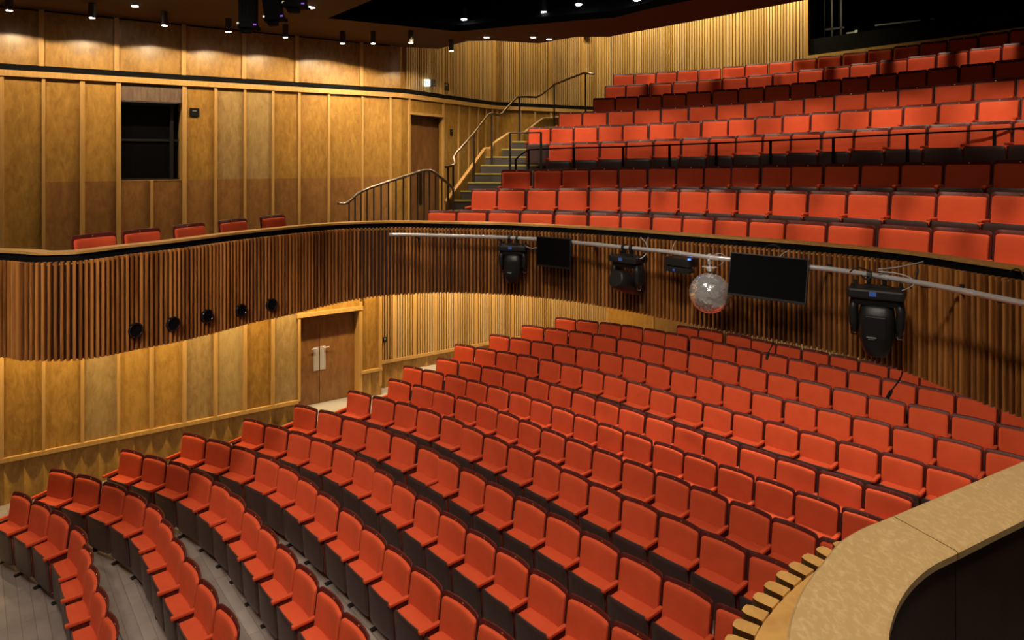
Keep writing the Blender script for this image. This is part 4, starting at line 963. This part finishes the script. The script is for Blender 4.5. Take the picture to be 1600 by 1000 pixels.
cable('power_cable', 'dark cable bunch hooked over the parapet at the right edge', [PW(1578, 424, 6.7), PW(1588, 420, 6.7), PW(1597, 426, 6.6), PW(1600, 436, 6.6)], .008, 'cableb')
for px, lab in ((1207, 'short black cable end dangling under the balcony front above stalls seats'), (1408, 'longer black cable end dangling under the balcony front near the right')):
    tt = at_px(FULL, px); q = FULL.off(tt, -.02); zb = zbot(tt)
    dx, dz = (-.06, -.16) if px < 1300 else (-.12, -.22)
    P = [Vector((q.x, q.y, zb + .05)), Vector((q.x, q.y, zb - .02)), Vector((q.x + dx * .3, q.y, zb + dz * .5)), Vector((q.x + dx, q.y, zb + dz))]
    c = P[0].copy(); bm = BM(); tube(bm, catmull([p_ - c for p_ in P], 5), .008, 6); t = thing('cable_end', lab, 'cable', c); obj('lead', bm, 'cableb', t)
    bm = BM(); cyl(bm, P[-1] - c, P[-1] - c + Vector((dx * .4, 0, -.09)), .02, 8); obj('connector', bm, 'cableb', t)

# ------------------------------------------------------------------ ceiling
VOID = [(-3.3, 12.4), (-1.08, 13.7), (0, 13.15), (1.17, 12.6), (1.83, 12.34), (2.4, 11.5), (2.87, 10.97), (5.2, 8.2), (6.3, 3), (3, -1), (-3.5, -.5), (-7, 5.5), (-2.6, 10.6), (-2.2, 10.95)]
REAR = [tuple(U(6.6, NW + .1)), (-1.68, 15.85), (-.96, 14.8), (-.40, 14.75), (.59, 15.1), (1.30, 14.3), (2.0, 14.28), (3.3, 12.7), (4.25, 11.5), (5.5, 9.9), (8, 7), (9, 2), (5, -3), (-6, -3), tuple(U(-3, NW + .1))]
bm = BM(); fill(bm, [REAR, VOID], ZC)
struct('ceiling', bm, 'ceil')
bm = BM()
def curtain(bm, pts, z0, z1, close=False):
    n = len(pts)
    for i in range(n if close else n - 1):
        a, b = pts[i], pts[(i + 1) % n]; quadpts(bm, [(a[0], a[1], z0), (b[0], b[1], z0), (b[0], b[1], z1), (a[0], a[1], z1)])
curtain(bm, REAR[1:10], ZC, ZC + .35)
struct('trim_12', bm, 'ceil')
VBIG = [(-4.2, 12.9), (-1.3, 14.55), (.2, 13.95), (1.4, 13.4), (2.6, 12.8), (3.6, 11.4), (5.9, 8.4), (7, 3), (3.2, -1.7), (-4, -1.2), (-8, 5.4), (-4.2, 10.0)]
bm = BM(); curtain(bm, VBIG, ZC + .01, ZC + 1.6, True); curtain(bm, VOID, ZC, ZC + .12, True); fill(bm, [VBIG], ZC + 1.6); struct('ceiling', bm, 'blackmatt')
bm = BM(); fill(bm, [[tuple(U(4.5, NW + .6)), tuple(U(9.8, 17.)), tuple(U(16, 16.4)), (3.3, 21.7), (13.8, 12.4), (11, 2), (8, 1.5), (8, 7), (5.5, 9.9), (4.25, 11.5), (3.3, 12.7), (2.0, 14.28), (1.3, 14.3), (.59, 15.1), (-.40, 14.75), (-.96, 14.8), (-1.68, 15.85)]], HC + 5.6)
struct('ceiling', bm, 'blackmatt')
# beams / pipes inside the black void
bm = BM()
for y in (11.0, 12.1): cyl(bm, (-2.4, y + .6, ZC + .9), (3.5, y - 1.6, ZC + .9), .03, 8)
struct('trim_13', bm, 'black')

# lamps -------------------------------------------------------------
def spot(loc, aim, power, size=70, blend=.5, col=(1, .8, .55), rad=.05, name='spot'):
    l = bpy.data.lights.new(name, 'SPOT'); l.energy = power; l.spot_size = math.radians(size); l.spot_blend = blend; l.color = col; l.shadow_soft_size = rad
    o = bpy.data.objects.new(name, l); COL.objects.link(o); o.location = loc
    o.rotation_euler = (Vector(aim) - Vector(loc)).to_track_quat('-Z', 'Y').to_euler(); return o
WARM = (1., .76, .46)
PEND = [(14.5, -8, 14), (144, 5, 28), (257, 18, 40), (357, 29, 50), (446, 38.5, 58), (535.5, 49, 69), (583, 49, 69), (642, 48, 69), (705, 62, 82)]
PN = ['above the far left of the timber wall', 'second from the left of the wall', 'third from the left of the wall', 'fourth from the left, left of hanging spotlights', 'fifth from the left, near the hanging spotlights', 'sixth from the left along the wall', 'seventh from the left along the wall', 'at the rounded wall corner', 'furthest right, before the slatted wall']
for (px, yt, yb), nm in zip(PEND, PN):
    Y = 2.52 * 1080 / (248 - yt); X = (px - 800) / 1080 * Y; L = .24
    t = thing('pendant_downlight', 'dark cylinder downlight under the brown ceiling, ' + nm, 'ceiling light', (X, Y, ZC), 0, 'cylinder downlights along the left wall')
    bm = BM(); cyl(bm, (0, 0, -L), (0, 0, 0), .055, 20, cap=True); obj('housing', bm, 'darkrail_matt' if False else 'pendant', t) if 'pendant' in M else None
    if 'pendant' not in M:
        M['pendant'] = plain('pendant_brown', (.035, .022, .016), .6); obj('housing', bm, 'pendant', t)
    bm = BM(); cyl(bm, (0, 0, -L - .004), (0, 0, -L + .002), .042, 16); obj('lens', bm, 'lamp', t)
    n_ = -.568 * X + .823 * Y; s_ = .823 * X + .568 * Y
    aim = U(s_, n_ + 1.0)
    spot((X, Y, ZC - L - .02), (X + (aim.x - X) * .27, Y + (aim.y - Y) * .27, ZC - L - 1.0), P_PEND, 132, .12, WARM, .035, 'pendant_lamp')
for px, py, r, nm in ((211, 9, .05, 'left of centre in the brown ceiling by the wall lights'), (485, 11, .07, 'in the brown ceiling beside the hanging spotlights'), (760, 58, .05, 'left one of three at the rear soffit'), (833, 58, .05, 'middle one of three at the rear soffit'), (858, 61, .05, 'right one of three at the rear soffit')):
    Y = 2.52 * 1080 / (248 - py); X = (px - 800) / 1080 * Y
    t = thing('recessed_downlight', 'small round recessed downlight ' + nm, 'ceiling light', (X, Y, ZC), 0, 'recessed downlights in the brown ceiling')
    bm = BM(); cyl(bm, (0, 0, -.008), (0, 0, .03), r + .012, 20); obj('trim_ring', bm, 'black', t); bm = BM(); cyl(bm, (0, 0, -.012), (0, 0, -.006), r, 16); obj('lens', bm, 'lamp', t)
    spot((X, Y, ZC - .03), (X, Y, 0), P_REC, 110, .6, WARM, .04, 'recessed_lamp')
VL = [(725, 30, ZC + .35), (850, 19, ZC + .4), (904, 7, ZC + .4), (995, 0, ZC + .4)]
for (px, py, z), nm in zip(VL, ('leftmost in the black ceiling void', 'second from the left in the black ceiling void', 'brightest in the black ceiling void', 'in the black ceiling void at the picture top')):
    h = z - HC; Y = h * 1080 / (248 - py); X = (px - 800) / 1080 * Y
    t = thing('house_light', 'round bright house light, ' + nm, 'ceiling light', (X, Y, z), 0, 'house lights in the black ceiling void')
    bm = BM(); cyl(bm, (0, 0, .0), (0, 0, .22), .09, 16); cyl(bm, (0, 0, .2), (0, 0, ZC + 1.6 - z), .012, 8); obj('housing', bm, 'black', t); bm = BM(); cyl(bm, (0, 0, -.01), (0, 0, .004), .055, 16); obj('lens', bm, 'lampcool', t)
# hanging profile spotlights
def profile(px, pyb, Y, w, L, rz, tilt, label):
    p = PW(px, pyb, Y); t = thing('profile_spotlight', label, 'stage light', p, rz, 'profile spotlights hanging at the top of the picture')
    R = Matrix.Rotation(tilt, 4, 'Y')
    bm = BM(); box(bm, (0, 0, L / 2 + .05), (w, w * .8, L), bev=w * .12, mat=R); 
    for k in range(4): box(bm, ((k - 1.5) * w * .2, -w * .41, L / 2 + .08), (w * .05, w * .06, L * .9), mat=R)
    obj('body', bm, 'blackmatt', t)
    bm = BM(); box(bm, (0, 0, .045), (w * 1.08, w * .9, .05), bev=.008, mat=R); box(bm, (-w * .1, 0, .0), (w * .55, w * .5, .05), bev=.01, mat=R); cyl(bm, R @ Vector((w * .5, 0, .02)), R @ Vector((w * .68, 0, .02)), .018, 8); obj('lens_tube', bm, 'blackmatt', t)
    bm = BM(); box(bm, (w * .42, -w * .42, .05), (.03, .02, .015), mat=R); obj('shutter_tab', bm, 'purple', t)
    bm = BM(); box(bm, (-w * .5, -w * .4, .06), (.02, .02, .02), mat=R); obj('shutter_knob', bm, 'steel', t)
    return t
M['purple'] = plain('violet_filter', (.25, .05, .6), .3, emis=(.3, .1, .9), es=.4)
profile(388, 48, 7.0, .175, 1.1, .2, 0, 'long black profile spotlight hanging vertically, leftmost of the hanging three')
profile(430, 36, 7.2, .19, 1.1, .2, -.13, 'black profile spotlight hanging at a slant, middle of the hanging three')
profile(462, 16, 7.2, .215, 1.1, .1, 0, 'black profile spotlight, highest and rightmost of the hanging three')
bm = BM(); tube(bm, [PW(300, -90, 7.1), PW(400, -92, 7.1), PW(520, -94, 7.1)], .024, 8); bm_ = bm; struct('trim_14', bm, 'black')

# gallery soffit lamps washing the lower wall
for i, s_ in enumerate((-.9, .15, 1.25, 2.3, 3.4, 4.5, 5.6)):
    p = U(s_, 13.55); q = U(s_, 14.3); spot((p.x, p.y, ZB - .34), (q.x, q.y, 1.2), P_SOFF, 125, .6, (1., .75, .36), .04, 'soffit_and_fill_lamp')
for i, s_ in enumerate((7.0, 8.4, 9.8, 11.2, 12.6)):
    p = U(s_, 13.7); q = U(s_, 14.8); spot((p.x, p.y, ZB - .34), (q.x, q.y, 1.4), P_SOFF * 1.1, 130, .6, (1., .74, .38), .04, 'soffit_and_fill_lamp')
for x, y in ((-.9, 12.7), (.8, 12.2), (2.1, 11.4), (3.2, 10.7), (4.1, 9.9), (4.9, 9.0), (5.5, 8.0)):
    spot((x, y, ZB - .33), (x + .55, y + .75, 1.9), P_UNDER, 150, .5, (1., .84, .64), .06, 'soffit_and_fill_lamp')
for x, y in ((-6.1, 8.3), (-5.2, 8.7), (-4.6, 9.5), (-3.9, 10.6)):  # invented fill row under the gallery edge, lifting the dark front-left seats
    spot((x, y, ZB - .33), (x + .2, y + 1.1, .6), 34, 130, .6, (1., .84, .64), .06, 'soffit_and_fill_lamp')
# wash on the rear slatted wall from behind the soffit
for t_ in (.5, 1.6, 2.7, 3.8, 4.9, 5.7):
    p = RW.off(t_, 1.0); q = RW.off(t_, 0); spot((p.x, p.y, HC + 4.9), (q.x, q.y, HC + 2.2), P_REAR, 110, .6, (1., .80, .42), .05, 'wall_wash')
for t_ in (2.0, 3.6, 5.2, 6.8):
    p = JW.off(t_, 1.0); q = JW.off(t_, 0); spot((p.x, p.y, HC + 4.9), (q.x, q.y, HC + 2.2), P_REAR * .8, 110, .6, (1., .76, .38), .05, 'wall_wash')
# house light on the seats, plus added fills for balcony and near cap
HL = (1., .83, .62)
def arc_lamps(r0, z0, r1, z1, cone, power, azs, blend=.35):
    for k, az in enumerate(azs):
        a = math.radians(az); d = Vector((math.cos(a), math.sin(a))); p = C0 + d * r0; q = C0 + d * r1
        spot((p.x, p.y, z0), (q.x, q.y, z1), power, cone, blend, HL, .06, 'row_lamp')
arc_lamps(5.2, HC + 3.4, 7.55, HC - .95, 30, P_ROW * 1.2, [101, 92, 83, 74, 65, 56, 47, 38, 29, 20])
arc_lamps(8.6, HC + 2.45, 10.95, HC + .1, 58, P_ROW * .5, [105, 97, 89, 81, 73, 65, 57, 49, 41, 33, 25], .6)
arc_lamps(12.6, HC + 4.7, 13.85, HC + 2.2, 40, P_ROW * .75, [82, 75, 68, 61])
arc_lamps(12.6, HC + 4.7, 13.45, HC + 2.1, 22, P_ROW * .9, [56, 51, 46, 41, 36, 31])
for (x, y, z, ax, ay, az, pw, sz) in HOUSE: spot((x, y, z), (ax, ay, az), pw * P_HOUSE, sz, .5, (1., .85, .69), .30, 'house_and_fill_lamp')
w = bpy.data.worlds.new('World'); S.world = w; w.use_nodes = True
w.node_tree.nodes['Background'].inputs[0].default_value = (1., .72, .52, 1); w.node_tree.nodes['Background'].inputs[1].default_value = W_AMB
# camera
cd = bpy.data.cameras.new('camera'); cam = bpy.data.objects.new('camera', cd); COL.objects.link(cam)
cam.location = (0, 0, HC); cam.rotation_euler = (PI / 2, 0, 0); cd.sensor_width = 36; cd.sensor_fit = 'HORIZONTAL'; cd.lens = 1080 / 1600 * 36; cd.shift_y = -252 / 1600; cd.clip_start = .05
S.camera = cam
S.view_settings.view_transform = 'Standard'; S.view_settings.look = 'None'; S.view_settings.gamma = 1; S.view_settings.exposure = EXPO
try: S.view_settings.use_curve_mapping = False
except Exception: pass
S.cycles.use_denoising = True
try: S.cycles.denoiser = 'OPENIMAGEDENOISE'
except Exception: pass
S.cycles.max_bounces = 6; S.cycles.diffuse_bounces = 3; S.cycles.glossy_bounces = 3; S.cycles.sample_clamp_indirect = 6
